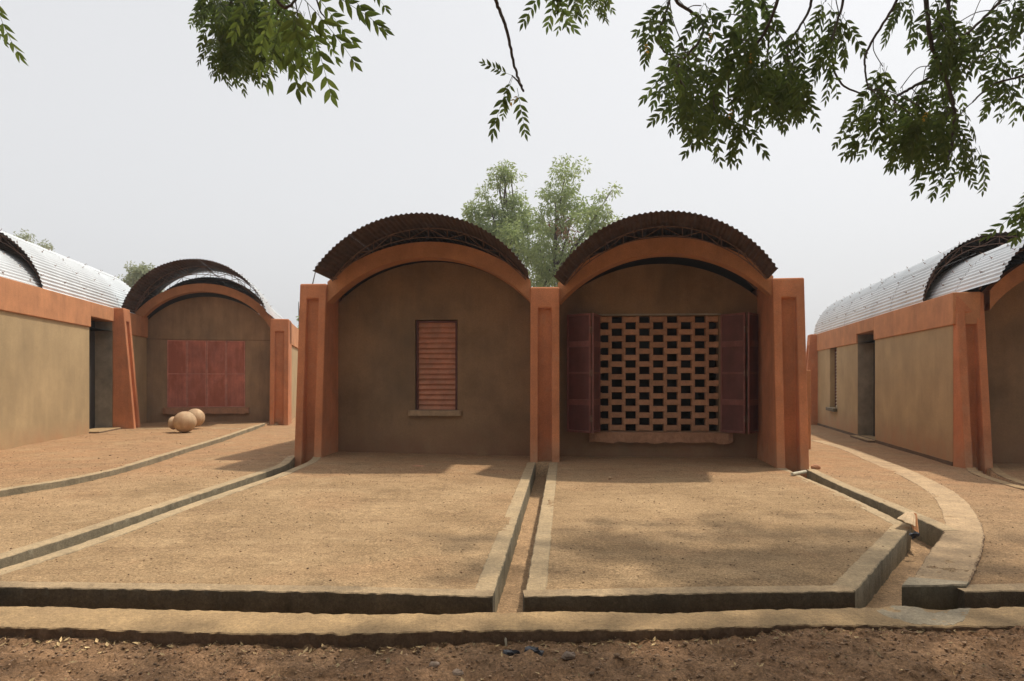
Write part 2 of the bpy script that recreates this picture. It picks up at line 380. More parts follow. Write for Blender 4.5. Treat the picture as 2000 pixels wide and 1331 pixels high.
under = (Y > lfy) & (Y < np.interp(X, [p[0] for p in ledge_b], [p[1] for p in ledge_b])) & (outside < .5)
Z -= under * .05
me = bpy.data.meshes.new('ground'); nx, ny = len(xs), len(ys)
co = np.c_[X, Y, Z].astype(np.float32)
ii = (np.arange(ny - 1)[:, None] * nx + np.arange(nx - 1)[None]).ravel()
quads = np.c_[ii, ii + 1, ii + nx + 1, ii + nx].astype(np.int32)
me.vertices.add(len(co)); me.vertices.foreach_set('co', co.ravel())
me.loops.add(quads.size); me.loops.foreach_set('vertex_index', quads.ravel())
me.polygons.add(len(quads)); me.polygons.foreach_set('loop_start', np.arange(0, quads.size, 4, dtype=np.int32))
me.polygons.foreach_set('use_smooth', np.ones(len(quads), bool))
me.update(calc_edges=True)
at = me.attributes.new('soil', 'FLOAT_COLOR', 'POINT')
red = np.clip(sstep(Y, 7.6, 9.6) * .9 + .55 * sstep(np.abs(X), 3.8, 5.5) * sstep(Y, 5, 8) + sstep(fbm(X, Y, .9, 4, 30), .12, .4) * .35, 0, 1)
colr = np.c_[np.clip(outside + right_low * .35 + .35 * sstep(fbm(X, Y, 1.3, 4, 80), .1, .4) * (X > .5) * (Y < 6.2) + .28 * yd * sstep(fbm(X, Y, .8, 4, 10), -.1, .25), 0, 1), red, trench * 1.0, np.ones(len(X))].astype(np.float32)  # near right court darkened in patches: crown shade put into the soil colour
at.data.foreach_set('color', colr.ravel()); me.materials.append(M['ground'])
go = bpy.data.objects.new('ground', me); C.objects.link(go); structure(go)

def gz(x, y): return float(g(np.array(x), np.array(y)))
def strip(name, A, B, m, off=.012, dep=.3, jit=.006, sm=True, cross=4, rnd=.012, step=.014, zn=.003, label=None):
    L = sum(math.dist(A[i], A[i + 1]) for i in range(len(A) - 1)); n = max(8, int(L / step))
    a = resample(A, n, sm); b = resample(B, n, sm)
    ja = (fbm(a[:, 0], a[:, 1], .35, 2, 5) * .35 + fbm(a[:, 0], a[:, 1], .05, 3, 5)) * jit * 1.3; jb = (fbm(b[:, 0], b[:, 1], .35, 2, 25) * .35 + fbm(b[:, 0], b[:, 1], .05, 3, 25)) * jit * 1.3
    d = b - a; W = np.hypot(d[:, 0], d[:, 1])[:, None]; d = d / W
    a = a + d * ja[:, None]; b = b + d * jb[:, None]; W = np.hypot(*(b - a).T)[:, None]
    zt = g(a[:, 0], a[:, 1]) + off if callable(g) else 0
    rnd = rnd * .5
    prof = [(0, -dep, 0), (0, -dep * .5, .004), (0, -dep * .2, .004), (0, -rnd, .0), (rnd, 0, 0)] + [(None, 0, k / cross) for k in range(1, cross)] + [(-rnd, 0, 1), (1, -rnd, 1), (1, -dep * .2, 1), (1, -dep * .5, 1), (1, -dep, 1)]
    rows = []
    for (o, dz, t) in prof:
        if o is None: xy = a + (b - a) * t
        elif t == 1: xy = b + d * (o if o < 0 else 0)
        else: xy = a + d * o
        z = zt + dz + fbm(xy[:, 0], xy[:, 1], .12, 4, 3) * (zn if dz > -dep * .5 else 0)
        if o is not None: xy = xy + d * (fbm(xy[:, 0] + dz * 5, xy[:, 1] + dz * 9, .05, 3, 60) * jit * .6)[:, None]
        rows.append(np.c_[xy, z])
    V = np.concatenate(rows); k = len(prof); mb = MB(); mb.v = [tuple(p) for p in V]
    for r in range(k - 1):
        for i in range(n - 1):
            mb.f.append((r * n + i, r * n + i + 1, (r + 1) * n + i + 1, (r + 1) * n + i)[::-1]); mb.m.append(0)
    for i in (0, n - 1): mb.f.append(tuple(r * n + i for r in range(k))); mb.m.append(0)
    o = mb.build(name, m, smooth=True); 
    me = o.data; me.update()
    structure(o, label)
    try: me.set_sharp_from_angle(angle=math.radians(32))
    except Exception: pass
    return o
for k_ in ('mid_left', 'mid_right', 'pit'):
    x_, y_ = K[k_][0]; x2_, y2_ = K[k_][1]; t_ = .03 / (y2_ - y_); K[k_][0] = (x_ + (x2_ - x_) * t_, y_ + .03)
CW = .125
def kerb(key, side, m=None, off=.004, dep=.32, wdt=CW, sm=True, **k):
    return strip('kerb', K[key], off_line(K[key], side * wdt), m or M['concrete'], off, dep, sm=sm, **k)
kerb('mid_left', 1); kerb('mid_right', -1)
kerb('left_court', -1); kerb('left_yard', 1)
kerb('front_left', 1, M['kerb_shaded'], off=.008, jit=.010); kerb('front_right', 1, M['kerb_shaded'], off=.008, jit=.010)
kerb('pit', 1, wdt=.14); kerb('right_court', 1); kerb('right_yard', -1)
kerb('yard_step', 1, off=.075, dep=.15, wdt=.10); kerb('bay_sill', 1, off=.075, dep=.05, wdt=.08)
kerb('far_left', -1, M['ledge'], off=.015); kerb('far_right', 1, M['ledge'], off=.015)
pr = px([(1888, 1156), (2000, 1154)]); strip('kerb', extend(pr, 0, 3), off_line(extend(pr, 0, 3), .14), M['kerb_shaded'], 0.0, .3)
bl = px([(1761, 1151), (1887, 1149)]); bb = px([(1776, 1133), (1893, 1142)])
strip('kerb', bl, bb, M['patch'], .02, .3, jit=.008, rnd=.02)
strip('path', path_l, path_r, M['path'], .003, .24, jit=.010, rnd=.02, cross=8, zn=.006)
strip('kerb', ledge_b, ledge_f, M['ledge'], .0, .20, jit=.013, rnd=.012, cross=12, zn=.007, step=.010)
pa = px([(1706, 1188), (1760, 1185), (1830, 1189), (1896, 1188)]); pb = px([(1728, 1204), (1775, 1215), (1830, 1221), (1880, 1216)])
strip('kerb', pa, pb, M['patch'], .001, .03, jit=.03, rnd=.004, cross=8, zn=.010, step=.010)

# ------------------------------------------------------------------ building pieces
def wall(fr, u0, u1, z0, ztop, v, th, ops=(), mb=None, n=24):
    mb = mb or MB(); zt = ztop if callable(ztop) else (lambda u: ztop)
    us = sorted(set([round(x, 4) for x in np.linspace(u0, u1, n + 1)] + [round(o[k], 4) for o in ops for k in (0, 1)]))
    def quad(a, b, c, d): mb.add([a, b, c, d], [(0, 1, 2, 3)])
    for i in range(len(us) - 1):
        a, b = us[i], us[i + 1]; mid = (a + b) / 2
        op = [o for o in ops if o[0] - 1e-4 < mid < o[1] + 1e-4]
        segs = [(z0, z0, zt(a), zt(b))] if not op else [(z0, z0, op[0][2], op[0][2]), (op[0][3], op[0][3], zt(a), zt(b))]
        for (la, lb, ha, hb) in segs:
            if ha - la < 1e-4: continue
            quad(fr.p(a, v, la), fr.p(b, v, lb), fr.p(b, v, hb), fr.p(a, v, ha))
            quad(fr.p(b, v + th, lb), fr.p(a, v + th, la), fr.p(a, v + th, ha), fr.p(b, v + th, hb))
        quad(fr.p(a, v, zt(a)), fr.p(b, v, zt(b)), fr.p(b, v + th, zt(b)), fr.p(a, v + th, zt(a)))
        if op:
            _, _, za, zb = op[0][:4]
            if za > z0 + 1e-3: quad(fr.p(a, v, za), fr.p(b, v, za), fr.p(b, v + th, za), fr.p(a, v + th, za))
            quad(fr.p(a, v + th, zb), fr.p(b, v + th, zb), fr.p(b, v, zb), fr.p(a, v, zb))
    for o in ops:
        for uu in (o[0], o[1]): quad(fr.p(uu, v, o[2]), fr.p(uu, v + th, o[2]), fr.p(uu, v + th, o[3]), fr.p(uu, v, o[3]))
    for uu in (u0, u1): quad(fr.p(uu, v, z0), fr.p(uu, v + th, z0), fr.p(uu, v + th, zt(uu)), fr.p(uu, v, zt(uu)))
    return mb
def arcf(uc, half, ze, za):
    rise = za - ze; R = (half * half + rise * rise) / (2 * rise); zc = za - R
    return lambda u: zc + math.sqrt(max(R * R - (u - uc) ** 2, 0)), R, zc
def arch(fr, parent, W, ze_o, za_o, ze_i, za_i, v0=.32, v1=.67, m=None, vback=None):
    fo, _, _ = arcf(W / 2, W / 2, ze_o, za_o); fi, _, _ = arcf(W / 2, W / 2, ze_i, za_i)
    mb = MB(); n = 40
    for i in range(n):
        a, b = W * i / n, W * (i + 1) / n
        mb.hexa([fr.p(a, v0, fi(a)), fr.p(b, v0, fi(b)), fr.p(b, v1, fi(b)), fr.p(a, v1, fi(a))],
                [fr.p(a, v0, fo(a)), fr.p(b, v0, fo(b)), fr.p(b, v1, fo(b)), fr.p(a, v1, fo(a))])
    # only the outer skin: drop the inner partitions
    keep = [j for j in range(len(mb.f)) if (j % 6) in (0, 1, 2, 4)]
    mb.f = [mb.f[j] for j in keep]; mb.m = [0] * len(mb.f)
    o = mb.build('arch', m or M['orange_smooth'], parent)
    if vback:
        q = MB(); 
        for i in range(n):
            a, b = W * i / n, W * (i + 1) / n
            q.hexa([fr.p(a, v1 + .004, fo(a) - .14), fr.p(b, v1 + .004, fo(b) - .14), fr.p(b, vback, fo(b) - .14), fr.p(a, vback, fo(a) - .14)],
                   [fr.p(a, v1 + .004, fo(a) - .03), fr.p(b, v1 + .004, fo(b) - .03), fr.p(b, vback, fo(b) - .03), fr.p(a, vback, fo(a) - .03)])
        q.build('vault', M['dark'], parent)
    return o
def pier(fr, parent, w=.435, z0=-.15, z1=2.7, lean=.26, depth=1.25, rib=.12, cap=.33, zc=None, name='buttress'):
    def fv(z, zb=0.0): t = (z - zb) / (z1 - zb); return lean * max(t, -.1)
    mb = MB(); zt = z1 - cap; bk = lean + .045; bl_ = lean * .72; Q = lambda u, z, v=None: fr.p(u, fv(z) if v is None else v, z)
    V = [Q(0, z0), Q(rib, z0), Q(rib, zt), Q(w - rib, zt), Q(w - rib, z0), Q(w, z0), Q(w, z1), Q(0, z1),
         Q(rib, z0, bl_), Q(rib, zt, bk), Q(w - rib, zt, bk), Q(w - rib, z0, bl_), Q(0, z0, depth), Q(w, z0, depth), Q(w, z1, depth), Q(0, z1, depth)]
    mb.add(V, [(0, 1, 2, 7), (2, 3, 6, 7), (3, 4, 5, 6), (1, 8, 9, 2), (2, 9, 10, 3), (3, 10, 11, 4), (8, 11, 10, 9), (0, 7, 15, 12), (5, 13, 14, 6), (7, 6, 14, 15), (12, 15, 14, 13)])
    return mb.build(name, M['orange'], parent, bevel=.020)
def roof(fr, parent, uc, half, ze, za, v0, v1, pitch=.075, amp=.0095, slen=1.95, per=10, hooks=False, purl=True, trusses=(), tdrop=.13, vt0=None, name='roof'):
    f_, R, zc = arcf(uc, half, ze, za)
    th = math.asin(min(1, half / R)) if za - ze <= R else math.pi - math.asin(half / R)
    L = 2 * R * th; nw = int(round(L / pitch)); spw = 8
    root = bpy.data.objects.new(name, None); C.objects.link(root); root.parent = parent
    root.location = Vector(fr.p(uc, v0, 0)) - wloc(parent)
    nv = max(1, int(round((v1 - v0) / slen))); edges = [v0 + (v1 - v0) * i / nv for i in range(nv + 1)]
    k = 0; cells = []
    while k < nw: cells.append((k, min(nw, k + per))); k += per
    if len(cells) > 1 and cells[-1][1] - cells[-1][0] < 4: a = cells.pop(); cells[-1] = (cells[-1][0], a[1])
    def pt(wv, v, dr):
        t = -th + 2 * th * wv / nw; r = R + amp * math.cos(2 * math.pi * wv) + dr
        return fr.p(uc + r * math.sin(t), v, zc + r * math.cos(t))
    for ci, (k0, k1) in enumerate(cells):
        for j in range(nv):
            n = (k1 - k0) * spw; dr = .004 * ((ci + j) % 2) + random.uniform(-.0015, .0015)
            va = edges[j] - (.05 if j else 0) + (random.uniform(-.008, .008)); vb = edges[j + 1]
            mb = MB(); vs = []
            for s in range(n + 1):
                wv = k0 + s / spw
                vs += [pt(wv, va, dr), pt(wv, vb, dr), pt(wv, va, dr - .003), pt(wv, vb, dr - .003)]
            mb.v = vs
            for s in range(n):
                q = 4 * s; mb.f += [(q, q + 4, q + 5, q + 1), (q + 2, q + 3, q + 7, q + 6), (q, q + 2, q + 6, q + 4), (q + 1, q + 5, q + 7, q + 3)]; mb.m += [0, 1, 1, 0]
            mb.f += [(0, 1, 3, 2), (4 * n, 4 * n + 2, 4 * n + 3, 4 * n + 1)]; mb.m += [1, 1]
            mb.build('roof_sheet', [M['zinc'], M['rust']], root, smooth=True).data.set_sharp_from_angle(angle=math.radians(55))
    if hooks:
        mb = MB()
        for j in range(nv * 2 + 1):
            v = v0 + .1 + (v1 - v0 - .2) * j / (nv * 2)
            for q in range(1, 12):
                t = -th + 2 * th * q / 12; dirv = Vector(fr.p(math.sin(t), 0, math.cos(t))) - Vector(fr.p(0, 0, 0))
                p = Vector(fr.p(uc + R * math.sin(t), v + random.uniform(-.03, .03), zc + R * math.cos(t)))
                tip = p + dirv * .04 + Vector((random.uniform(-.02, .02), random.uniform(-.02, .02), 0))
                mb.tube([p, tip, tip + Vector((random.uniform(-.02, .02), random.uniform(-.02, .02), .01))], .0045, 3)
                mb.tube([p + dirv * .012, p + dirv * .02], [.022, .006], 5)
        o = mb.build('roof_hooks', M['steel'], root); o['kind'] = 'stuff'
    # purlins
    if purl:
        for q in range(0, 9):
            t = -th * .97 + 2 * th * .97 * q / 8; r = R - .028
            a = fr.p(uc + r * math.sin(t), (vt0 if vt0 is not None else v0 + .75), zc + r * math.cos(t)); b = fr.p(uc + r * math.sin(t), v1 - .1, zc + r * math.cos(t))
            mb = MB(); mb.tube([a, b], .011, 4); mb.build('purlin', M['steel'], root)
    Rt = R - .045
    for v in trusses:
        mb = MB(); top = lambda t: Vector(fr.p(uc + Rt * math.sin(t), v, zc + Rt * math.cos(t)))
        hb = Rt * math.sin(th); zb_e = zc + Rt * math.cos(th) - .01; fb, _, _ = arcf(uc, hb, zb_e, zc + Rt - tdrop)
        ts = np.linspace(-th, th, 33); mb.tube([top(t) for t in ts], .009, 5)
        low = lambda t: Vector(fr.p(uc + Rt * math.sin(t), v, fb(uc + Rt * math.sin(t))))
        mb.tube([low(t) for t in ts], .008, 5)
        tn = np.linspace(-th, th, 13)
        for q in range(1, 12): mb.tube([top(tn[q]), low(tn[q])], .007, 4)
        for q in range(6, 12): mb.tube([top(tn[q + (1 if q % 2 else 0)]), low(tn[q + (0 if q % 2 else 1)])], .007, 4)
        for q in range(6, 0, -1): mb.tube([top(tn[q - (1 if q % 2 else 0)]), low(tn[q - (0 if q % 2 else 1)])], .007, 4)
        mb.build('roof_truss', M['steel'], root)
    return root
def sub(name, loc, parent):
    o = bpy.data.objects.new(name, None); C.objects.link(o); o.parent = parent; o.location = Vector(loc) - wloc(parent); return o
def louvres(fr, parent, u0, u1, z0, z1, v, n=17, m=None, fw=.03):
    m = m or M['louvre']; root = sub('louvred_window', fr.p((u0 + u1) / 2, v, z0), parent)
    f = MB(); f.box(fr, u0, u0 + fw, v, v + .06, z0, z1); f.box(fr, u1 - fw, u1, v, v + .06, z0, z1); f.box(fr, u0 + fw, u1 - fw, v, v + .06, z1 - fw, z1)
    f.build('window_frame', M['maroon'], root, bevel=.003)
    h = (z1 - fw - z0) / n
    for i in range(n):
        mb = MB(); z = z0 + i * h; cs = []
        for k in range(6):
            t = k / 5; vv = v + .005 + .05 * t + .010 * math.sin(math.pi * t); zz = z + h * (.06 + 1.12 * t) ; cs.append((vv, zz))
        th = .006; a = u0 + fw + .002; b = u1 - fw - .002; w1 = random.uniform(-.003, .003); w2 = random.uniform(-.003, .003)
        vs = []
        for (vv, zz) in cs: vs += [fr.p(a, vv, zz + w1), fr.p(b, vv, zz + w2)]
        for (vv, zz) in cs[::-1]: vs += [fr.p(a, vv + th, zz + w1 - .004), fr.p(b, vv + th, zz + w2 - .004)]
        k = len(cs) * 2; fs = [(2 * j, 2 * j + 1, (2 * j + 3) % (2 * k), (2 * j + 2) % (2 * k)) for j in range(k)]
        mb.add(vs, fs); mb.build('slat', m, root)
    return root
def sill(fr, parent, u0, u1, v0, v1, z0, z1, m, name='sill', rag=.012):
    mb = MB(); n = 30; rs = [random.uniform(-rag, rag) for _ in range(n + 1)]
    for i in range(n + 1):
        u = u0 + (u1 - u0) * i / n; r = rs[i] + .3 * rag * math.sin(i * 1.3); e_ = .02 if i in (0, n) else 0
        mb.v += [fr.p(u, v0 + e_, z0 + r), fr.p(u, v0 + .012 + e_, z1 - .012), fr.p(u, v0 + .03, z1), fr.p(u, v1, z1 + .004), fr.p(u, v1, z0 + r)]
    for i in range(n):
        for k in range(5): mb.f.append((5 * i + k, 5 * i + (k + 1) % 5, 5 * i + 5 + (k + 1) % 5, 5 * i + 5 + k)[::-1]); mb.m.append(0)
    mb.f += [(0, 1, 2, 3, 4), tuple(5 * n + k for k in (4, 3, 2, 1, 0))]; mb.m += [0, 0]
    return mb.build(name, m, parent)

# ------------------------------------------------------------------ MAIN HOUSE (two vaulted bays)
A = Fr(-2.938, 10.50, -2.7); WA = 3.214
B = Fr(.722, 10.35, -13.0); WB = 3.10
main = empty('vaulted_house', (.5, 10.35, 0), 'twin-vaulted house in the centre with louvred window and open brick screen', 'house', 'orange-ribbed vaulted houses')
fL = Fr(*A.p(-.425, 0)[:2], -2.7); pier(fL, main, w=.425, z0=-.2, z1=2.765, depth=1.1, cap=.24)
fM = Fr(.272, 10.35, -3); pier(fM, main, w=.450, z0=-.25, z1=2.69, depth=1.1)
fR = Fr(3.743, 9.65, -8.5); pier(fR, main, w=.44, z0=-.25, z1=2.725, depth=1.75, cap=.29)
arch(A, main, WA, 2.80, 3.42, 2.47, 3.18, .31, .62, vback=9)
arch(Fr(*B.p(-.075, 0)[:2], -13), main, WB + .075, 2.76, 3.40, 2.45, 3.16, .31, .62, vback=9)
# back wall of the left bay with its louvred window
VA = .88
wu = lambda pxx, Yw, fr: ((pxx - 1000) / F * Yw - fr.x) / fr.ux
topA, _, _ = arcf(WA / 2, WA / 2 + .02, 2.50, 3.20)
Yw = 11.32
ua, ub = wu(806, Yw, A) , wu(889, Yw, A)
za, zb = EYE - (802 - HZ) / F * Yw, EYE + (HZ - 625) / F * Yw
wall(A, 0, WA, -.1, topA, VA, .28, [(ua, ub, za, zb)]).build('back_wall', M['brown'], main)
louvres(A, main, ua + .012, ub - .012, za + .01, zb - .012, VA + .05)
sill(A, main, ua - .11, ub + .07, VA - .07, VA + .05, za - .085, za + .004, M['sill'], rag=.005)
# back wall of the right bay
Bw = Fr(.80, 11.18, -4.0)
wb = lambda pxx: ((pxx - 1000) / F * Bw.y - Bw.x) / (Bw.ux - (pxx - 1000) / F * Bw.uy)
uo0, uo1 = wb(1170), wb(1405); Yc = 11.08
zo0, zo1 = EYE - (843 - HZ) / F * Yc, EYE + (HZ - 617) / F * Yc
WBw = 3.30
topB, _, _ = arcf(WBw / 2 - .04, WBw / 2 + .06, 2.42, 3.13)
wall(Bw, -.05, WBw, -.1, topB, 0, .26, [(uo0, uo1, zo0, zo1)]).build('back_wall', M['brown'], main)
# brick screen
scr = sub('brick_screen', Bw.p((uo0 + uo1) / 2, .06, zo0), main)
rows = 18; rh = (zo1 - zo0) / rows; per = (uo1 - uo0) / 4.31; gap = per * .385; phase = uo0 + (455 - 345) / 234 * per
bm_cache = {}
def brick(u0, u1, z0, z1, v, dpt, parent, m=M['brick']):
    key = (round(u1 - u0, 2), round(z1 - z0, 3)); 
    if key not in bm_cache:
        L, h = u1 - u0, z1 - z0; mb = MB(); q = Fr(0, 0, Bw.deg); mb.box(q, 0, L, 0, dpt, 0, h)
        me_ = bpy.data.meshes.new('brick'); me_.from_pydata(mb.v, [], mb.f); me_.materials.append(m); bm_cache[key] = me_
    o = bpy.data.objects.new('brick', bm_cache[key]); C.objects.link(o); o.parent = parent
    o.location = Vector(Bw.p(u0 + random.uniform(-.003, .003), v + random.uniform(-.004, .004), z0 + random.uniform(-.0015, .0015))) - wloc(parent)
    o.rotation_euler = (0, random.uniform(-.008, .008), random.uniform(-.012, .012))
    md = o.modifiers.new('bevel', 'BEVEL'); md.width = .006; md.segments = 2
mort = MB()
for r in range(rows):
    z1 = zo1 - r * rh; z0 = z1 - rh; g0 = phase + (0 if r % 2 == 0 else per / 2)
    gaps = [(g0 + k * per, g0 + k * per + gap) for k in range(-2, 6)]
    e0 = uo0 + .002
    for a, b in gaps + [(uo1 - .002, uo1 + 1)]:
        if b < uo0 + .001: continue
        if a > uo1 - .002: a = uo1 - .002
        if a - e0 > .03:
            s0 = e0 + (.022 if e0 > uo0 + .01 else 0); s1 = a - (.022 if a < uo1 - .01 else 0)
            brick(s0, s1, z0 + .009, z1 - .009, .045, .14, scr)
            ov = min(per * .11, (a - e0) * .45)
            mort.box(Bw, e0 + ov, a - ov, .066, .18, z0 + .010, z1 - .010)
            for m0, m1 in ((e0, e0 + ov), (a - ov, a)): mort.box(Bw, m0, m1, .062, .18, z0 + .0005, z1 - .0005)
        e0 = max(b, uo0 + .002)
        if e0 > uo1: break
o = mort.build('mortar', M['brick'], scr)
sill(Bw, main, uo0 - .16, uo1 + .20, -.085, 0, zo0 - .175, zo0 - .012, M['brick'], rag=.02)
f = MB(); f.box(Bw, uo0 - .02, uo1 + .02, -.025, 0, zo1 + .002, zo1 + .03); f.build('lintel_strip', M['cement'], main, bevel=.004)
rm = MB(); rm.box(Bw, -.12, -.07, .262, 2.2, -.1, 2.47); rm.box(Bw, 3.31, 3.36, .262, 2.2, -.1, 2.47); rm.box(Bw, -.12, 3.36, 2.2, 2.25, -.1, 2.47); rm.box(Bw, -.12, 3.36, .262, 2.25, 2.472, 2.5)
rm.build('added_light_block', M['dark'], main)  # dark box added behind the brick screen to shut out stray light
# folding shutters
def leaf(p0, p1, z0, z1, parent):
    d = math.dist(p0, p1); fr = Fr(p0[0], p0[1], math.degrees(math.atan2(p1[1] - p0[1], p1[0] - p0[0])))
    root = sub('shutter', (p0[0], p0[1], z0), parent); th = .028
    f = MB(); H = z1 - z0; fw = .032
    f.box(fr, 0, fw, 0, th, z0, z1); f.box(fr, d - fw, d, 0, th, z0, z1)
    cuts = [0, .255, .5, .745, 1.0]
    rz = []
    for i, c in enumerate(cuts):
        hh = .045 if i in (1, 3) else .016
        lo = z0 + H * c - (0 if i == 0 else hh * (2 if i == 4 else 1)); hi = z0 + H * c + (0 if i == 4 else hh * (2 if i == 0 else 1))
        f.box(fr, fw, d - fw, .0 if i in (1, 3) else -.004, th, lo, hi); rz.append((lo, hi))
    f.build('shutter_frame', M['maroon_frame'], root, bevel=.003)
    for i in range(4):
        mb = MB(); mb.box(fr, fw + .001, d - fw - .001, .010, .018, rz[i][1] + .001, rz[i + 1][0] - .001); mb.build('panel', M['maroon'], root)
    for c in (.12, .5, .86):
        hg = MB(); hg.tube([(p1[0], p1[1], z0 + H * c - .05), (p1[0], p1[1], z0 + H * c + .05)], .012, 6); hg.build('hinge', M['steel'], root)
def at(pxx, Y): return ((pxx - 1000) / F * Y, Y)
zs0, zs1 = zo0 - .0, zo1 + .01
leaf(at(1107, 11.03), at(1153, 10.72), zs0, zs1, main)
leaf(at(1169.5, 11.10), at(1156, 10.74), zs0, zs1, main)
leaf(at(1407, 11.00), at(1454.5, 10.62), zs0, zs1, main)
leaf(at(1479, 10.92), at(1460, 10.62), zs0, zs1, main)
# side walls, floor, rear
sw = MB(); sw.box(Fr(*A.p(-.40, 0)[:2], -2.7), 0, .44, 1.1, 9, -.2, 2.15); sw.build('side_wall', M['beige'], main)
sw = MB(); sw.box(Fr(*A.p(-.43, 0)[:2], -2.7), 0, .46, 1.1, 9, 2.153, 2.76); sw.build('ring_beam', M['orange_smooth'], main)
sw = MB(); sw.box(fR, -.03, .40, 1.75, 9.3, -.2, 2.10); sw.build('side_wall', M['beige'], main)
sw = MB(); sw.box(fR, -.03, .45, 1.752, 9.3, 2.103, 2.70); sw.build('ring_beam', M['orange_smooth'], main, bevel=.01)
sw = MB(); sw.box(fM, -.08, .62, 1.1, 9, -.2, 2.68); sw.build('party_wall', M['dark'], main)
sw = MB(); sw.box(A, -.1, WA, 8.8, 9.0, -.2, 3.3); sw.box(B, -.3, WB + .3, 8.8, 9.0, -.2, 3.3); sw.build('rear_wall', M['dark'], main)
roof(A, main, WA / 2 + .035, 1.545, 2.815, 3.635, -.66, 9.2, trusses=(.12, 1.3, 2.5), tdrop=.14)
roof(B, main, WB / 2 - .03, 1.50, 2.72, 3.565, -.66, 9.2, trusses=(.12, 1.3, 2.5), tdrop=.14)
# valley flashing strips that catch the light over the middle buttress
# ------------------------------------------------------------------ LEFT WING HOUSE
WAng = math.degrees(math.atan2(3.37, -.70))              # direction of the wing's long wall
wing = empty('vaulted_house', (-9.3, 12.5, .15), 'long vaulted house at the left edge, its sunlit beige side wall ending in a doorway', 'house', 'orange-ribbed vaulted houses')
Wf = Fr(-7.94, 10.58, WAng)                               # u runs back along the wall, v points left (inside)
base = .155; top = 2.845
uL0 = -5.0; Ld = math.dist((-7.94, 10.58), (-8.64, 13.95)); uD1 = Ld + 1.28; uEnd = 7.1
bh = .52
wall(Wf, uL0, uEnd, -.1, top - bh, 0, .35, [(Ld, uD1, .17, top - bh)], n=20).build('side_wall', M['beige'], wing)
bmb = MB(); bmb.box(Wf, uL0, Ld + .001, -.035, .36, top - bh + .002, top); bmb.box(Wf, Ld + .001, uD1, -.035, .36, top - .30, top); bmb.box(Wf, uD1, uEnd, -.035, .36, top - bh + .002, top)
bmb.build('ring_beam', M['orange_smooth'], wing, bevel=.012)
q = MB(); q.box(Wf, uD1 - .006, uD1 - .001, .002, .36, .17, top - .31); q.build('door_reveal', M['cement'], wing)
q = MB(); q.box(Wf, Ld - .1, uD1 + .1, .352, .40, .10, top - .2); q.build('door', M['dark'], wing)
q = MB(); q.box(Wf, Ld - .02, uD1 - .02, -.20, .3, .0, .19); q.build('doorstep', M['ledge'], wing, bevel=.02)
q = MB(); q.box(Wf, uL0, uEnd, 3.2, 3.5, -.1, top); q.build('side_wall', M['beige'], wing)
q = MB(); q.box(Wf, uL0, uEnd, .42, 3.2, 2.55, 2.62); q.build('ceiling', M['dark'], wing)
for uu in (uL0, uEnd - .2):
    q = MB(); q.box(Wf, uu, uu + .2, .36, 3.19, -.1, 2.54); q.build('end_wall', M['beige'], wing)
pw = Fr(*Wf.p(uD1 + .0, -.46)[:2], WAng)           # buttress pointing out of the wall (to the right)
pier(pw, wing, w=.0 + .43, z0=-.1, z1=2.855, lean=.24, depth=.46, rib=.12, cap=.30)
rw = Fr(*Wf.p(0, 0)[:2], WAng - 90)                       # roof frame: v runs back, u to the right
roof(rw, wing, -1.52, 1.38, 2.72, 3.72, -5, 2.6, hooks=True, trusses=(1.9,))
roof(rw, wing, -1.55, 1.42, 2.80, 4.08, 1.75, 7.6, hooks=True, trusses=(1.95, 3.2))
# ------------------------------------------------------------------ LEFT BAY HOUSE
bay = empty('vaulted_house', (-7.7, 17.3, .15), 'vaulted house set back on the left, its camera-facing bay closed by faded red shutters', 'house', 'orange-ribbed vaulted houses')
D = Fr(-9.33, 16.75, 13); WD = 3.20
fD = Fr(*D.p(WD, 0)[:2], 13); pier(fD, bay, w=.46, z0=-.1, z1=2.83, lean=.20, depth=1.0)
arch(D, bay, WD, 2.93, 3.70, 2.58, 3.50, .28, .55, vback=5.9)
topD, _, _ = arcf(WD / 2, WD / 2 + .02, 2.60, 3.43)
VD = .85; Yd = 17.85
def du(pxx): return ((pxx - 1000) / F * (D.y + VD * D.vy) - (D.x + VD * D.vx)) / (D.ux - (pxx - 1000) / F * D.uy)
s0, s1 = du(326), du(479); zq0 = EYE - (796 - HZ) / F * Yd; zq1 = EYE + (HZ - 665) / F * Yd
wall(D, 0, WD, -.1, topD, VD, .25, [(s0, s1, zq0, zq1)]).build('back_wall', mat('bay_plaster', (.365, .238, .135), (.8, 1.15), 1.5, .35, 50, streak=.15, extra=low_mud((.32, .15, .08), .4, .6)), bay)
q = MB(); q.box(D, 0, WD, VD - .012, VD, zq1 + .01, zq1 + .03); q.build('ledge_line', M['brown'], bay)
q = MB(); q.box(D, -.1, WD + .1, VD + .26, 6, 2.45, 2.52); q.build('ceiling', M['dark'], bay)
q = MB(); q.box(D, -.3, -.1, VD + .26, 6.2, -.1, 2.44); q.build('side_wall', M['beige'], bay)
q = MB(); q.box(D, -.1, WD + .1, 6, 6.2, -.1, 2.44); q.build('rear_wall', M['beige'], bay)
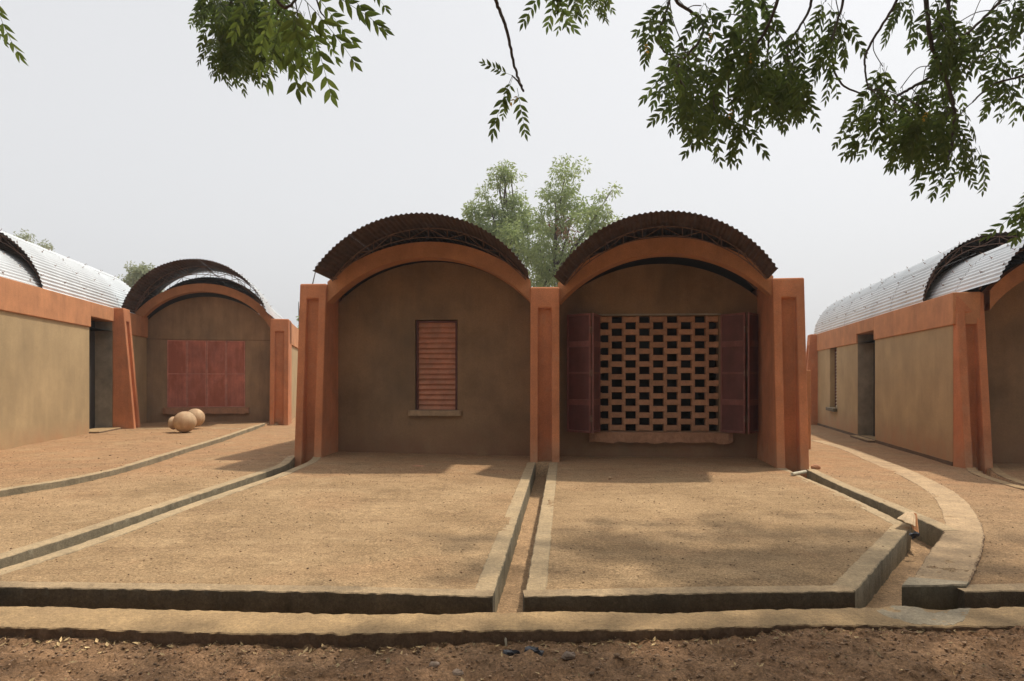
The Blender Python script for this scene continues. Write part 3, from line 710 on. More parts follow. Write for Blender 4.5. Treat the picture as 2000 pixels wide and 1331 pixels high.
for c in range(4):
    for r in range(2):
        a = s0 + (s1 - s0) * c / 4; b = s0 + (s1 - s0) * (c + 1) / 4; z_0 = zq0 + (zq1 - zq0) * r / 2; z_1 = zq0 + (zq1 - zq0) * (r + 1) / 2
        if r == 0: rt = sub('shutter', D.p(a, VD + .01, zq0), bay); fm = MB(); fm.box(D, a + .003, a + .03, VD + .008, VD + .035, zq0, zq1); fm.box(D, b - .03, b - .003, VD + .008, VD + .035, zq0, zq1); [fm.box(D, a + .03, b - .03, VD + .008, VD + .035, zz, zz + .028) for zz in (zq0, (zq0 + zq1) / 2 - .014, zq1 - .028)]; fm.build('shutter_frame', M['rose_frame'], rt, bevel=.003)
        mb = MB(); mb.box(D, a + .028, b - .028, VD + .016, VD + .034, z_0 + (.02 if r == 0 else .008), z_1 - (.008 if r == 0 else .02)); mb.build('panel', M['rose'], rt)
sill(D, bay, s0 - .08, s1 + .10, VD - .10, VD, zq0 - .17, zq0 - .01, M['brick'], rag=.012)
q = MB(); q.box(D, -.02, 0, -.4, VD, -.1, 2.3); q.build('corner_wall', M['beige'], bay)
q = MB(); q.box(D, -.05, -.0, .27, VD, 2.303, 2.86); q.build('corner_beam', M['orange_smooth'], bay)
q = MB(); q.box(fD, .12, .42, 1.0, 11, -.1, 2.2); q.build('side_wall', M['beige'], bay)
q = MB(); q.box(fD, .09, .46, .4, 11, 2.203, 2.80); q.build('ring_beam', M['orange_smooth'], bay, bevel=.01)
roof(D, bay, WD / 2, 1.62, 2.90, 4.15, -.75, 1.25, trusses=(.1, 1.05), tdrop=.20, hooks=True, vt0=.0)
roof(D, bay, WD / 2, 1.60, 2.84, 3.97, 1.0, 7, trusses=(1.1,), tdrop=.2)
# ------------------------------------------------------------------ RIGHT HOUSE
rh_ = empty('vaulted_house', (8.0, 12, -.09), 'long vaulted house on the right, shaded side wall with slatted window and grey doorway', 'house', 'orange-ribbed vaulted houses')
E = Fr(6.82, 10.28, -12.9); zg = -.09; et = 2.60
pier(Fr(6.82, 10.28, -6), rh_, w=.405, z0=-.35, z1=et, lean=.25, depth=.34)
WAr = 90 - 12.9
Wr = Fr(6.83, 10.50, WAr)                                 # u runs back along the wall; v points LEFT, so inside is negative v
def ru(pxx):
    r = (pxx - 1000) / F; return (6.83 - r * 10.5) / (r * Wr.uy - Wr.ux)
uw0, uw1, ud0, ud1 = ru(1634), ru(1621), ru(1709), ru(1675)
uE = 10.4
zw0, zw1 = .50, 2.03
wall(Wr, .12, uE, -.35, et - .50, -.34, .34, [(ud1 if ud1 < ud0 else ud0, max(ud0, ud1), zg, et - .50), (min(uw0, uw1), max(uw0, uw1), zw0, et - .50)], n=26).build('side_wall', M['beige'], rh_)
bmb = MB(); d0, d1 = min(ud0, ud1), max(ud0, ud1)
bmb.box(Wr, .03, d0, -.35, .03, et - .498, et); bmb.box(Wr, d0, d1, -.35, .03, et - .29, et); bmb.box(Wr, d1, uE, -.35, .03, et - .498, et)
bmb.build('ring_beam', M['orange_smooth'], rh_, bevel=.012)
q = MB(); q.box(Wr, d1 - .006, d1 - .001, -.34, -.002, zg, et - .3); q.build('door_reveal', M['cement'], rh_)
q = MB(); q.box(Wr, d0 - .1, d1 + .1, -.39, -.342, zg - .05, et - .2); q.build('door', M['dark'], rh_)
q = MB(); q.box(Wr, d0 - .05, d1 + .02, -.30, .16, zg - .12, zg + .045); q.build('doorstep', M['ledge'], rh_, bevel=.02)
w0, w1 = min(uw0, uw1), max(uw0, uw1)
frl = Fr(*Wr.p(w1, 0)[:2], WAr - 180)
louvres(frl, rh_, .01, w1 - w0 - .01, zw0 + .02, et - .51, .12, n=18, m=M['white'])
q = MB(); q.box(Wr, w0 - .06, w1 + .06, -.02, .10, zw0 - .09, zw0 + .0); q.build('sill', M['patch'], rh_, bevel=.015)
q = MB(); q.box(Wr, .12, uE, .0, .012, zg - .1, zg + .06); q.build('plinth', M['ledge'], rh_)
pe = Fr(*Wr.p(uE + .02, .5)[:2], WAr + 180 + 0); 
pier(Fr(*Wr.p(uE - .0, .42)[:2], WAr - 180), rh_, w=.43, z0=-.3, z1=et, lean=.22, depth=.46)
rr = Fr(6.83, 10.5, -12.9)
roof(rr, rh_, 1.42, 1.22, 2.63, 3.50, -.9, 2.2, hooks=True, trusses=(-.2, 1.6))
roof(rr, rh_, 1.32, 1.25, 2.60, 3.80, 1.62, 10.9, hooks=True, trusses=(1.75, 3.0))
arch(Fr(*E.p(.455, 0)[:2], -12.9), rh_, 2.6, 2.62, 3.25, 2.32, 3.0, .30, .6, vback=9)
topE, _, _ = arcf(1.3, 1.32, 2.34, 3.0)
wall(Fr(*E.p(.455, 0)[:2], -12.9), 0, 2.6, -.35, topE, .85, .25).build('back_wall', M['brown'], rh_)
pier(Fr(*E.p(3.055, 0)[:2], -12.9), rh_, w=.455, z0=-.35, z1=et, lean=.20, depth=.9)
q = MB(); q.box(rr, 3.1, 3.4, .6, 10.4, -.35, et); q.box(rr, .36, 3.1, 10.1, 10.4, -.35, et); q.build('side_wall', M['beige'], rh_)
q = MB(); q.box(rr, .36, 3.1, 1.1, 10.1, 2.45, 2.52); q.build('ceiling', M['dark'], rh_)
# low spur wall between the houses
q = MB(); q.box(Fr(4.75, 13.0, -13), 0, .88, 0, .16, -.2, 1.43); tag(q.build('low_wall', M['orange_smooth'], bevel=.012), 'low orange spur wall just showing behind the right end buttress of the twin-vaulted house', 'wall')

# ------------------------------------------------------------------ NEEM FOLIAGE
def leaflet(mb, base, d, nrm, L, Wd, side, mi=0):
    """curved, pointed leaflet: base point, direction d, plane normal nrm"""
    s = d.cross(nrm).normalized(); st = [(0, 0), (.12, .55), (.32, 1), (.55, .88), (.78, .45), (1, 0)]
    n0 = len(mb.v); mid = []; 
    for t, wv in st:
        cpt = base + d * (L * t) + s * (side * -.16 * L * t * t) - nrm * (.10 * L * t * t)
        hw = Wd * .5 * wv
        if t in (0, 1): mb.v.append(tuple(cpt))
        else:
            mb.v += [tuple(cpt - s * hw * (1.15 if side > 0 else .85) + nrm * hw * .25), tuple(cpt), tuple(cpt + s * hw * (.85 if side > 0 else 1.15) + nrm * hw * .25)]
    a = n0; k = [n0 + 1 + 3 * i for i in range(4)]; z = n0 + 13
    mb.f += [(a, k[0] + 1, k[0]), (a, k[0] + 2, k[0] + 1)]
    for i in range(3): mb.f += [(k[i], k[i] + 1, k[i + 1] + 1, k[i + 1]), (k[i] + 1, k[i] + 2, k[i + 1] + 2, k[i + 1] + 1)]
    mb.f += [(k[3], k[3] + 1, z), (k[3] + 1, k[3] + 2, z)]; mb.m += [mi] * 10
def frond_mesh(seed, mats, pairs=6, Lf=.27, ll=.062, droop=.5):
    rnd = random.Random(seed); mb = MB(); pts = []; p = Vector((0, 0, 0)); d = Vector((0, 1, 0))
    n = 14
    for i in range(n + 1):
        pts.append(p.copy()); a = -droop / n
        d = Matrix.Rotation(a, 3, 'X') @ d; p = p + d * (Lf / n)
    mb.tube(pts, [.0016 - .0009 * i / n for i in range(n + 1)], 3, mi=1, cap=False)
    for k in range(pairs):
        t = .24 + .72 * k / (pairs - 1); i = min(n - 1, int(t * n)); q = pts[i]; tg = (pts[i + 1] - pts[i]).normalized()
        nr = Vector((1, 0, 0)).cross(tg).normalized()
        for sd in (-1, 1):
            ang = math.radians(58 - 18 * t + rnd.uniform(-10, 10)); L = ll * (1 - .35 * abs(t - .5)) * rnd.uniform(.85, 1.12)
            if rnd.random() < .03: continue
            dd = (tg * math.cos(ang) + Vector((sd, 0, 0)) * math.sin(ang)).normalized()
            nn = (nr + Vector((sd * rnd.uniform(-.35, .35), 0, 0)) + tg * rnd.uniform(-.3, .3)).normalized(); nn = (nn - dd * nn.dot(dd)).normalized()
            leaflet(mb, q + tg * rnd.uniform(-.006, .006), dd, nn, L, L * .34, sd)
    tg = (pts[-1] - pts[-2]).normalized(); leaflet(mb, pts[-1], tg, Vector((1, 0, 0)).cross(tg).normalized(), ll * .8, ll * .26, 1)
    me = bpy.data.meshes.new('leaf'); me.from_pydata(mb.v, [], mb.f)
    for m in mats: me.materials.append(m)
    me.polygons.foreach_set('material_index', mb.m); return me
FM = [frond_mesh(i, [M['leaf'], M['leaf']], 6 + i % 2, .25 + .02 * (i % 3), .062, .25 + .25 * (i % 3)) for i in range(6)]
FF = [frond_mesh(20 + i, [M['leaf_fresh'], M['leaf_fresh']], 5 + i % 2, .27, .066, .3 + .25 * (i % 3)) for i in range(4)]
FY = frond_mesh(50, [M['leaf_yellow'], M['leaf']], 3, .12, .05, .3)
def frame_mat(loc, d, nrm, s):
    d = d.normalized(); x = d.cross(nrm).normalized(); z = x.cross(d)
    return Matrix(((x.x * s, d.x * s, z.x * s, loc.x), (x.y * s, d.y * s, z.y * s, loc.y), (x.z * s, d.z * s, z.z * s, loc.z), (0, 0, 0, 1)))
class Foliage:
    def __init__(s): s.items = []
    def add(s, mesh, M4): s.items.append((mesh, M4))
    def shoot(s, pos, n, meshes, sc=1.0, out=None, spread=.75, back=0):
        for i in range(n):
            t = 2 * math.pi * (i + random.random()) / n
            h = Vector((math.cos(t), math.sin(t) * .8, 0)) * random.uniform(.15, spread)
            if out is not None: h += out
            d = h + Vector((0, 0, -1 + random.uniform(0, .35) + back))
            nrm = Vector((random.uniform(-.6, .6), -1, random.uniform(-.4, .5)))
            s.add(random.choice(meshes), frame_mat(pos + Vector((random.uniform(-.02, .02), random.uniform(-.04, .04), random.uniform(-.02, .03))), d, nrm, sc * random.uniform(.8, 1.1)))
    def finish(s, root, key):
        s.items.sort(key=lambda it: key(it[1].translation))
        for me_, m4 in s.items[:300]:
            o = bpy.data.objects.new('leaf', me_); C.objects.link(o); o.parent = root
            o.matrix_local = Matrix.Translation(-root.location) @ m4
        rest = s.items[300:]
        if rest:
            cache = {}; vs = []; fs = []; ms = []; n = 0
            for me_, m4 in rest:
                if me_.name not in cache:
                    a = np.empty(len(me_.vertices) * 3); me_.vertices.foreach_get('co', a)
                    cache[me_.name] = (a.reshape(-1, 3), [tuple(p.vertices) for p in me_.polygons], 1 if 'fresh' in me_.materials[0].name or 'young' in me_.materials[0].name else 0)
                a, pf, mi = cache[me_.name]; m = np.array(m4)
                vs.append(a @ m[:3, :3].T + m[:3, 3]); fs += [tuple(i + n for i in f) for f in pf]; ms += [mi] * len(pf); n += len(a)
            me2 = bpy.data.meshes.new('foliage'); me2.from_pydata(np.concatenate(vs), [], fs); me2.materials.append(M['leaf']); me2.materials.append(M['leaf_fresh'])
            me2.polygons.foreach_set('material_index', ms)
            o = bpy.data.objects.new('foliage', me2); C.objects.link(o); o.parent = root; o.location = -root.location; o['kind'] = 'stuff'
def infr(p):
    if p.y < .3: return False
    x = 1000 + p.x / p.y * F; y = HZ - (p.z - EYE) / p.y * F
    return -80 < x < 2080 and y > -60
def curve3(pts, n=10):
    P_ = [Vector(p) for p in pts]; r = []
    for i in range(len(P_) - 1):
        a = P_[max(i - 1, 0)]; b = P_[i]; c = P_[i + 1]; d = P_[min(i + 2, len(P_) - 1)]
        for k in range(n):
            t = k / n; r.append(.5 * ((2 * b) + (c - a) * t + (2 * a - 5 * b + 4 * c - d) * t * t + (3 * b - a - 3 * c + d) * t ** 3))
    r.append(P_[-1]); return r
def branch(root, pts, r0, r1, name='branch', n=7):
    c = curve3(pts); k = len(c); mb = MB()
    mb.tube([p + Vector((random.uniform(-1, 1), random.uniform(-1, 1), random.uniform(-1, 1))) * r1 * .5 for p in c], [r0 + (r1 - r0) * i / (k - 1) for i in range(k)], n)
    mb.build(name, M['bark'], root, smooth=True); return c
# ---- right-hand neem tree
T1 = empty('neem_tree', (5.6, 1.6, -.1), 'neem tree overhanging from the top right, dense dark hanging leaves on curving branches', 'tree', 'neem trees overhead')
hub = Vector((2.9, 3.9, 4.7))
branch(T1, [(5.6, 1.6, -.2), (5.55, 1.7, 1.5), (5.3, 2.0, 3.2), (5.0, 2.4, 4.6)], .20, .13, 'trunk', 12)
limb = branch(T1, [(5.0, 2.4, 4.6), (4.2, 3.2, 5.0), (2.9, 3.9, 4.9), (1.6, 4.2, 4.7), (.3, 4.1, 4.5)], .10, .03)
limb2 = branch(T1, [(5.0, 2.4, 4.6), (5.2, 4.0, 5.6), (4.6, 5.6, 6.0), (3.2, 6.6, 6.1), (1.6, 7.2, 6.1)], .10, .035)
limb3 = branch(T1, [(5.0, 2.4, 4.6), (3.4, 2.4, 4.9), (1.4, 2.9, 5.0), (-.4, 3.2, 4.7), (-1.0, 3.4, 4.4)], .08, .03)
Fo = Foliage()
BR = [([(1809, -60), (1809, 0), (1820, 90), (1847, 153), (1863, 216), (1860, 279), (1847, 318)], 3.9, .013),
      ([(1849, -60), (1851, 0), (1856, 90), (1838, 135), (1775, 175), (1748, 193), (1750, 220)], 4.1, .011),
      ([(1975, -60), (1955, 0), (1900, 55), (1865, 85), (1820, 130)], 4.2, .010),
      ([(1760, -60), (1752, 0), (1698, 90), (1689, 130), (1696, 175)], 3.7, .008),
      ([(1652, -60), (1647, 0), (1624, 90), (1640, 160), (1690, 185)], 3.8, .008),
      ([(1300, -60), (1320, 0), (1370, 40), (1365, 81), (1325, 130), (1332, 170)], 3.7, .009),
      ([(1315, -50), (1308, 0), (1287, 68), (1296, 100), (1325, 112)], 3.9, .008),
      ([(1530, -60), (1520, 0), (1482, 81), (1428, 117), (1423, 193)], 3.8, .010),
      ([(1480, -60), (1500, 30), (1500, 100), (1490, 150)], 4.2, .009),
      ([(1590, -60), (1580, 20), (1540, 90), (1545, 150)], 4.0, .009),
      ([(2060, -20), (2000, 60), (1930, 100), (1880, 140)], 4.3, .010),
      ([(2080, 60), (2010, 140), (1940, 165), (1900, 200)], 4.0, .008),
      ([(940, -80), (968, 0), (990, 60), (1005, 130), (1022, 178)], 3.3, .0095)]
def nearest(cs, p): return min(cs, key=lambda q: (q - p).length)
limbs = limb + limb2 + limb3; brpts = []
for pl, Yb, r in BR:
    pts = [P(a, b, Yb + random.uniform(-.06, .06)) for a, b in pl]
    up = pts[0]; nl = nearest(limbs, up + Vector((.3, 0, .9)))
    brpts += branch(T1, [nl, (nl + up) / 2 + Vector((0, 0, .1))] + pts, r * 1.35, r * .55)[12:]
def fill(poly, n, Yr, meshes, nf, sc, fol, root, twig=True, xlo=None):
    xs_ = [p[0] for p in poly]; ys_ = [p[1] for p in poly]; k = 0; tries = 0
    while k < n and tries < n * 60:
        tries += 1
        a = random.uniform(min(xs_), max(xs_)); b = random.uniform(min(ys_), max(ys_))
        if not bool(inpoly(np.array([a]), np.array([b]), poly)[0]): continue
        Yv = random.uniform(*Yr); p = P(a, b, Yv); k += 1
        fol.shoot(p, random.randint(*nf), meshes, sc)
        if twig:
            q = nearest(brpts, p + Vector((0, 0, .12)))
            if (q - p).length < .9:
                mb = MB(); mid = (p + q) / 2 + Vector((random.uniform(-.04, .04), 0, random.uniform(0, .06)))
                mb.tube(curve3([q, mid, p], 5), .0028, 4); mb.build('twig', M['bark'], root, smooth=True)
# positions where shoots sit; the leaves hang below them
fill([(1215, -20), (1700, -20), (1690, 40), (1600, 60), (1570, 130), (1500, 190), (1420, 215), (1330, 205), (1315, 110), (1270, 30)], 24, (3.5, 4.3), FM, (4, 6), 1.0, Fo, T1)
fill([(1320, 120), (1420, 160), (1520, 180), (1560, 110), (1480, 100)], 9, (3.7, 4.3), FM, (4, 6), 1.0, Fo, T1)
fill([(1700, 140), (1790, 60), (2000, 70), (2010, 180), (1900, 215), (1880, 260), (1760, 240), (1680, 200)], 24, (3.6, 4.4), FM, (4, 6), 1.0, Fo, T1)
fill([(1730, -30), (2020, -30), (2020, 90), (1900, 60), (1780, 30)], 10, (3.7, 4.6), FM, (4, 6), 1.0, Fo, T1)
fill([(1120, -45), (1230, -40), (1225, -20), (1130, -25)], 4, (4.8, 5.4), FF, (3, 5), .9, Fo, T1, False)
for a, b, yv, n in [(1272, 28, 3.7, 4), (1612, 110, 3.6, 4), (1623, 60, 3.7, 4), (1570, 150, 3.7, 4), (1450, 225, 3.8, 5), (1400, 205, 3.8, 4), (1330, 190, 3.7, 5), (1345, 170, 3.7, 5),
                    (1690, 210, 3.7, 5), (1700, 160, 3.8, 4), (1847, 300, 3.9, 5), (1860, 260, 3.9, 4), (1800, 250, 3.9, 5), (1960, 150, 4.0, 4), (1905, 290, 4.0, 3), (1745, 235, 3.9, 5),
                    (2004, 385, 3.9, 5), (2010, 360, 3.8, 4), (1100, -42, 3.3, 3), (1063, -45, 3.3, 3), (1560, 60, 3.6, 4)]:
    Fo.shoot(P(a, b, yv), n, FM, .95)
# the single hanging twig in the middle: placed leaf by leaf
tip = P(1022, 178, 3.3); off = P(1008, 150, 3.3)
branch(T1, [P(1022, 178, 3.3), P(1012, 160, 3.3), P(1000, 148, 3.3)], .006, .003)
for (a, b), (c, d), mesh_i, sc in [((1010, 172), (1030, 272), 0, .98), ((1000, 150), (950, 262), 1, 1.0), ((1002, 150), (975, 225), 2, .65)]:
    p0 = P(a, b, 3.3); p1 = P(c, d, 3.32); dv = p1 - p0
    Fo.add(FM[mesh_i], frame_mat(p0, dv, Vector((random.uniform(-.2, .2), -1, .1)), dv.length / .29))
p0 = P(1000, 148, 3.3); Fo.add(FM[3], frame_mat(p0, Vector((-.6, 0, .25)), Vector((.1, -.8, -.5)), .62))
Fo.add(FY, frame_mat(P(1014, 185, 3.28), Vector((-.5, 0, -.5)), Vector((0, -1, .2)), .45))
for a, b in ((1387, 60), (1468, 100), (1430, 210), (1812, 215), (1260, 82)): Fo.add(FY, frame_mat(P(a, b, 3.55), Vector((random.uniform(-.4, .4), 0, -1)), Vector((0, -1, .2)), .4))
# crown above the picture: shades the yard and the foreground
def crown(fol, n, cx, cy, cz, rx, ry, rz, meshes=FM, nf=(6, 9)):
    k = 0
    while k < n:
        u = Vector((random.gauss(0, .5), random.gauss(0, .5), random.gauss(0, .5)))
        if u.length > 1: continue
        p = Vector((cx + u.x * rx, cy + u.y * ry, cz + u.z * rz)); k += 1
        if infr(p - Vector((0, 0, .32))): continue
        fol.shoot(p, random.randint(*nf), meshes, 1.1, spread=1.1, back=.3)
crown(Fo, 300, 4.4, 6.3, 6.3, 2.6, 1.9, .5)
crown(Fo, 90, 1.8, 4.3, 5.1, 3.2, .55, .45)
crown(Fo, 30, 4.6, 4.2, 5.4, 1.2, 1.5, .8)
cpos = Vector((0, 0, EYE))
Fo.finish(T1, lambda p: (0 if infr(p) else 1000) + (p - cpos).length)
# ---- left neem tree
T2 = empty('neem_tree', (-4.6, .6, -.1), 'neem tree overhanging from the top left, with large fresh green leaves close to the camera', 'tree', 'neem trees overhead')
branch(T2, [(-4.6, .6, -.2), (-4.55, .7, 1.5), (-4.3, 1.0, 3.0), (-3.9, 1.5, 3.9)], .17, .10, 'trunk', 12)
l1 = branch(T2, [(-3.9, 1.5, 3.9), (-3.0, 2.0, 4.2), (-1.9, 2.3, 4.0), (-1.0, 2.5, 3.6)], .07, .02)
l2 = branch(T2, [(-3.9, 1.5, 3.9), (-3.8, 3.5, 4.6), (-3.3, 5.2, 5.2), (-2.6, 5.8, 5.3)], .07, .03)
brpts = list(l1) + list(l2); F2 = Foliage()
for pl, Yb, r in [([(520, -60), (538, -5), (560, 15), (585, -10)], 2.6, .008), ([(560, -40), (580, 20), (575, 60)], 2.6, .003), ([(430, -60), (450, 10), (465, 60)], 4.6, .008), ([(600, -50), (625, 20), (640, 40)], 2.7, .004)]:
    pts = [P(a, b, Yb) for a, b in pl]; nl = nearest(brpts, pts[0]); brpts += branch(T2, [nl] + pts, r * 1.3, r * .5)[5:]
fill([(395, -30), (540, -30), (520, 60), (480, 110), (455, 130), (425, 90), (405, 20)], 34, (4.3, 5.2), FM, (5, 8), .95, F2, T2)
fill([(500, 20), (640, 20), (600, 90), (520, 90)], 12, (4.4, 5.2), FM, (4, 6), .9, F2, T2)
def big(a, b, c, d, Yv, i, tilt=0):
    p0 = P(a, b, Yv); p1 = P(c, d, Yv + random.uniform(-.12, .12)); dv = p1 - p0
    F2.add(FF[i % 4], frame_mat(p0, dv, Vector((tilt, -1, random.uniform(-.3, .3))), dv.length / .31))
for t in [(572, 0, 575, 190, 2.55, 0), (600, 5, 648, 215, 2.6, 1), (590, -5, 715, 120, 2.6, 2), (560, 10, 500, 175, 2.6, 3), (575, 30, 600, 185, 2.5, 0), (640, -15, 770, 50, 2.6, 1), (545, 0, 470, 120, 2.7, 2),
          (620, 20, 655, 130, 2.75, 3), (560, 40, 560, 150, 2.7, 1), (610, -20, 690, 90, 2.7, 3), (530, -10, 500, 100, 2.8, 2), (585, 20, 630, 120, 2.8, 0), (650, -40, 740, 40, 2.6, 2), (590, 0, 540, 130, 2.6, 3), (-15, -20, 12, 125, 2.6, 1), (-25, 10, 5, 90, 2.7, 3), (700, -60, 760, 20, 2.6, 0), (500, -30, 440, 60, 2.9, 1)]:
    big(*t, tilt=random.uniform(-.35, .35))
crown(F2, 40, -3.2, 3.2, 4.8, 1.6, 1.2, .5)
F2.finish(T2, lambda p: (0 if infr(p) else 1000) + (p - cpos).length)

def overhead(root, n, c, rad, seed):  # unseen crown masses added above and behind the camera to cut sky light
    r = np.random.default_rng(seed); u = r.normal(0, 1, (n, 3)); u /= np.linalg.norm(u, axis=1)[:, None]; u *= (r.random(n) ** .45)[:, None]
    p = u * np.array(rad) + np.array(c); p = p[(p[:, 2] > 2.2)]
    sc = p[:, 1] > -.3
    xx = np.where(sc, 1000 + p[:, 0] / np.maximum(p[:, 1], .3) * F, -9999); yy = np.where(sc, HZ - (p[:, 2] - .2 - EYE) / np.maximum(p[:, 1], .3) * F, -9999)
    p = p[~(sc & (xx > -300) & (xx < 2300) & (yy > -150))]; n = len(p)
    a = r.normal(0, 1, (n, 3)); a /= np.linalg.norm(a, axis=1)[:, None]; b = np.cross(a, r.normal(0, 1, (n, 3))); b /= np.linalg.norm(b, axis=1)[:, None]
    L = r.uniform(.12, .24, (n, 1)); V = np.stack([p - a * L, p + b * L * .35, p + a * L, p - b * L * .35], 1).reshape(-1, 3)
    me_ = bpy.data.meshes.new('crown'); me_.from_pydata(V, [], np.arange(n * 4).reshape(-1, 4).tolist()); me_.materials.append(M['leaf'])
    o = bpy.data.objects.new('crown', me_); C.objects.link(o); o.parent = root; o.location = -root.location; o['kind'] = 'stuff'
overhead(T1, 26000, (4.2, -3.0, 5.6), (6.5, 5.2, 3.0), 41)
overhead(T2, 26000, (-4.4, -3.6, 5.6), (6.5, 5.2, 3.0), 42)
overhead(T1, 9000, (9.5, 1.5, 5.6), (3.0, 4.0, 2.0), 43)

# ------------------------------------------------------------------ BACKGROUND TREES
def far_tree(name, label, cat, base, blobs, nclump, lm, leafL=.20, limbs_=(), dead=(), seed=1, dens=7, trunk=None, group='trees beyond the houses', cr=.34):
    rnd = random.Random(seed); root = empty(name, base, label, cat, group); B0 = Vector(base)
    tops = []
    tr = MB(); tops = [Vector(b[0]) for b in blobs]
    tk = trunk or [B0, B0 + Vector((.1, 0, 2.0)), B0 + Vector((-.1, 0, 4.2))]
    tr.tube(curve3(tk), [.24 - .012 * i for i in range(len(curve3(tk)))], 8)
    for t in tops:
        a = Vector(tk[-1]); mid = (a + t) / 2 + Vector((rnd.uniform(-.4, .4), 0, -.3)); c = curve3([a, mid, t + Vector((0, 0, .3))]); tr.tube(c, [.10 - .085 * i / (len(c) - 1) for i in range(len(c))], 6)
    for l_ in limbs_: c = curve3(l_); tr.tube(c, [.06 - .045 * i / (len(c) - 1) for i in range(len(c))], 5)
    tr.build('trunk', M['bark'], root, smooth=True)
    vs = []; fs = []; ms = []
    tot = sum(b[1][0] * b[1][2] * b[2] for b in blobs)
    for (c, (rx, ry, rz), wgt) in blobs:
        n = int(nclump * rx * rz * wgt / tot); c = Vector(c)
        for _ in range(n):
            while True:
                u = Vector((rnd.uniform(-1, 1), rnd.uniform(-1, 1), rnd.uniform(-1, 1)))
                if u.length < 1 and (u.length > .45 or rnd.random() < .35): break
            cc = c + Vector((u.x * rx + rnd.gauss(0, .12), u.y * ry * .7, u.z * rz + rnd.gauss(0, .22))); rr_ = cr * rnd.uniform(.6, 1.2)
            isd = any((cc - Vector(q)).length < rq and rnd.random() < .75 for q, rq in dead)
            for k in range(dens * 7):                      # a tuft of drooping leaflets round each shoot
                while True:
                    h = Vector((rnd.uniform(-1, 1), rnd.uniform(-1, 1), rnd.uniform(-1, 1)))
                    if h.length < 1: break
                q = cc + Vector((h.x, h.y, h.z * .85)) * rr_
                dd = (h * .8 + Vector((rnd.uniform(-.5, .5), rnd.uniform(-.5, .5), rnd.uniform(-.5, .5) - .55))).normalized()
                wv = dd.cross(Vector((rnd.uniform(-1, 1), rnd.uniform(-1, 1), rnd.uniform(-.3, .3)))).normalized(); ll = leafL * rnd.uniform(.55, 1.1); wv = wv * ll * .17
                i = len(vs); vs += [tuple(q), tuple(q + dd * ll * .45 + wv), tuple(q + dd * ll), tuple(q + dd * ll * .45 - wv)]
                fs.append((i, i + 1, i + 2, i + 3)); ms.append(1 if isd else 0)
    mb = MB(); mb.v = vs; mb.f = fs; mb.m = ms; mb.build('crown', [lm, M['leaf_dead']], root)
    return root
Yt = 30.0
q = lambda a, b, dy=0: tuple(P(a, b, Yt + dy))
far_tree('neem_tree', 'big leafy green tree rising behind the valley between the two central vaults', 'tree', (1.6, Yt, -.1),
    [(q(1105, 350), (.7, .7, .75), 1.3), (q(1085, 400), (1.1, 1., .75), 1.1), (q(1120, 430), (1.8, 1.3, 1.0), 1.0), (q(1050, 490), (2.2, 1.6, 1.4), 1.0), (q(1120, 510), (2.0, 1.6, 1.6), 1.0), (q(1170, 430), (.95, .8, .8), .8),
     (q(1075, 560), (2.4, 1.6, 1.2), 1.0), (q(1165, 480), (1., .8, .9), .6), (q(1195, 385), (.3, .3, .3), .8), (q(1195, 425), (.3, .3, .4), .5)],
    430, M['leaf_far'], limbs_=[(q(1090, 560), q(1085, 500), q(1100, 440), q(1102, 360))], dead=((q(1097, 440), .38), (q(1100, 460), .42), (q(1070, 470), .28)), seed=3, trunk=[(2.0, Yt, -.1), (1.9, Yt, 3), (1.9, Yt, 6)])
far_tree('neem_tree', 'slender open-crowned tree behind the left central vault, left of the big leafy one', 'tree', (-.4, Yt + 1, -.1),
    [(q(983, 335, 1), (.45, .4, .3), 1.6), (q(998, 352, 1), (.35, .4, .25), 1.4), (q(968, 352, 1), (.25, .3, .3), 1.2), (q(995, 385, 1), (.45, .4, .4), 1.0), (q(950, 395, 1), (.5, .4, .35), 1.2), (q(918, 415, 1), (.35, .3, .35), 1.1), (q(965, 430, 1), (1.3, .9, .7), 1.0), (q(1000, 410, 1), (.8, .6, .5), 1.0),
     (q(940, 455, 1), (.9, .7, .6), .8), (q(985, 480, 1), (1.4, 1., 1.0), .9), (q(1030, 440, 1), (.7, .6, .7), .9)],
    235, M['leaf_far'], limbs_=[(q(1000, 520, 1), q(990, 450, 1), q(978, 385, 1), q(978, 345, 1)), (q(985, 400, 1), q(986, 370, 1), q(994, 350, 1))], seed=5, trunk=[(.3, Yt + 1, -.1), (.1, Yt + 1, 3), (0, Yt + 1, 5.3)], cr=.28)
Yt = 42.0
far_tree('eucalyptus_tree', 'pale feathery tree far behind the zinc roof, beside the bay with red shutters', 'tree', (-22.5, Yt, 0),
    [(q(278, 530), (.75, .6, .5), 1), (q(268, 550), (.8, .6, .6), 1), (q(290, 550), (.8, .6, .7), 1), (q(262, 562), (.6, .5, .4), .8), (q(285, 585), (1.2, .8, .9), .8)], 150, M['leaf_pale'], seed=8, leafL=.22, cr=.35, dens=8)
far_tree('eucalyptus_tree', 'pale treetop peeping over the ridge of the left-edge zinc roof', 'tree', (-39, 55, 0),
    [(tuple(P(45, 470, 55)), (1.2, .6, .35), 1), (tuple(P(85, 487, 55)), (.5, .5, .35), 1), (tuple(P(65, 500, 55)), (1.8, .8, .8), .6)], 45, M['leaf_pale'], seed=9, leafL=.26, cr=.4, dens=8, trunk=[(-39, 55, 0), (-38.8, 55, 4), (-38.6, 55, 8)])
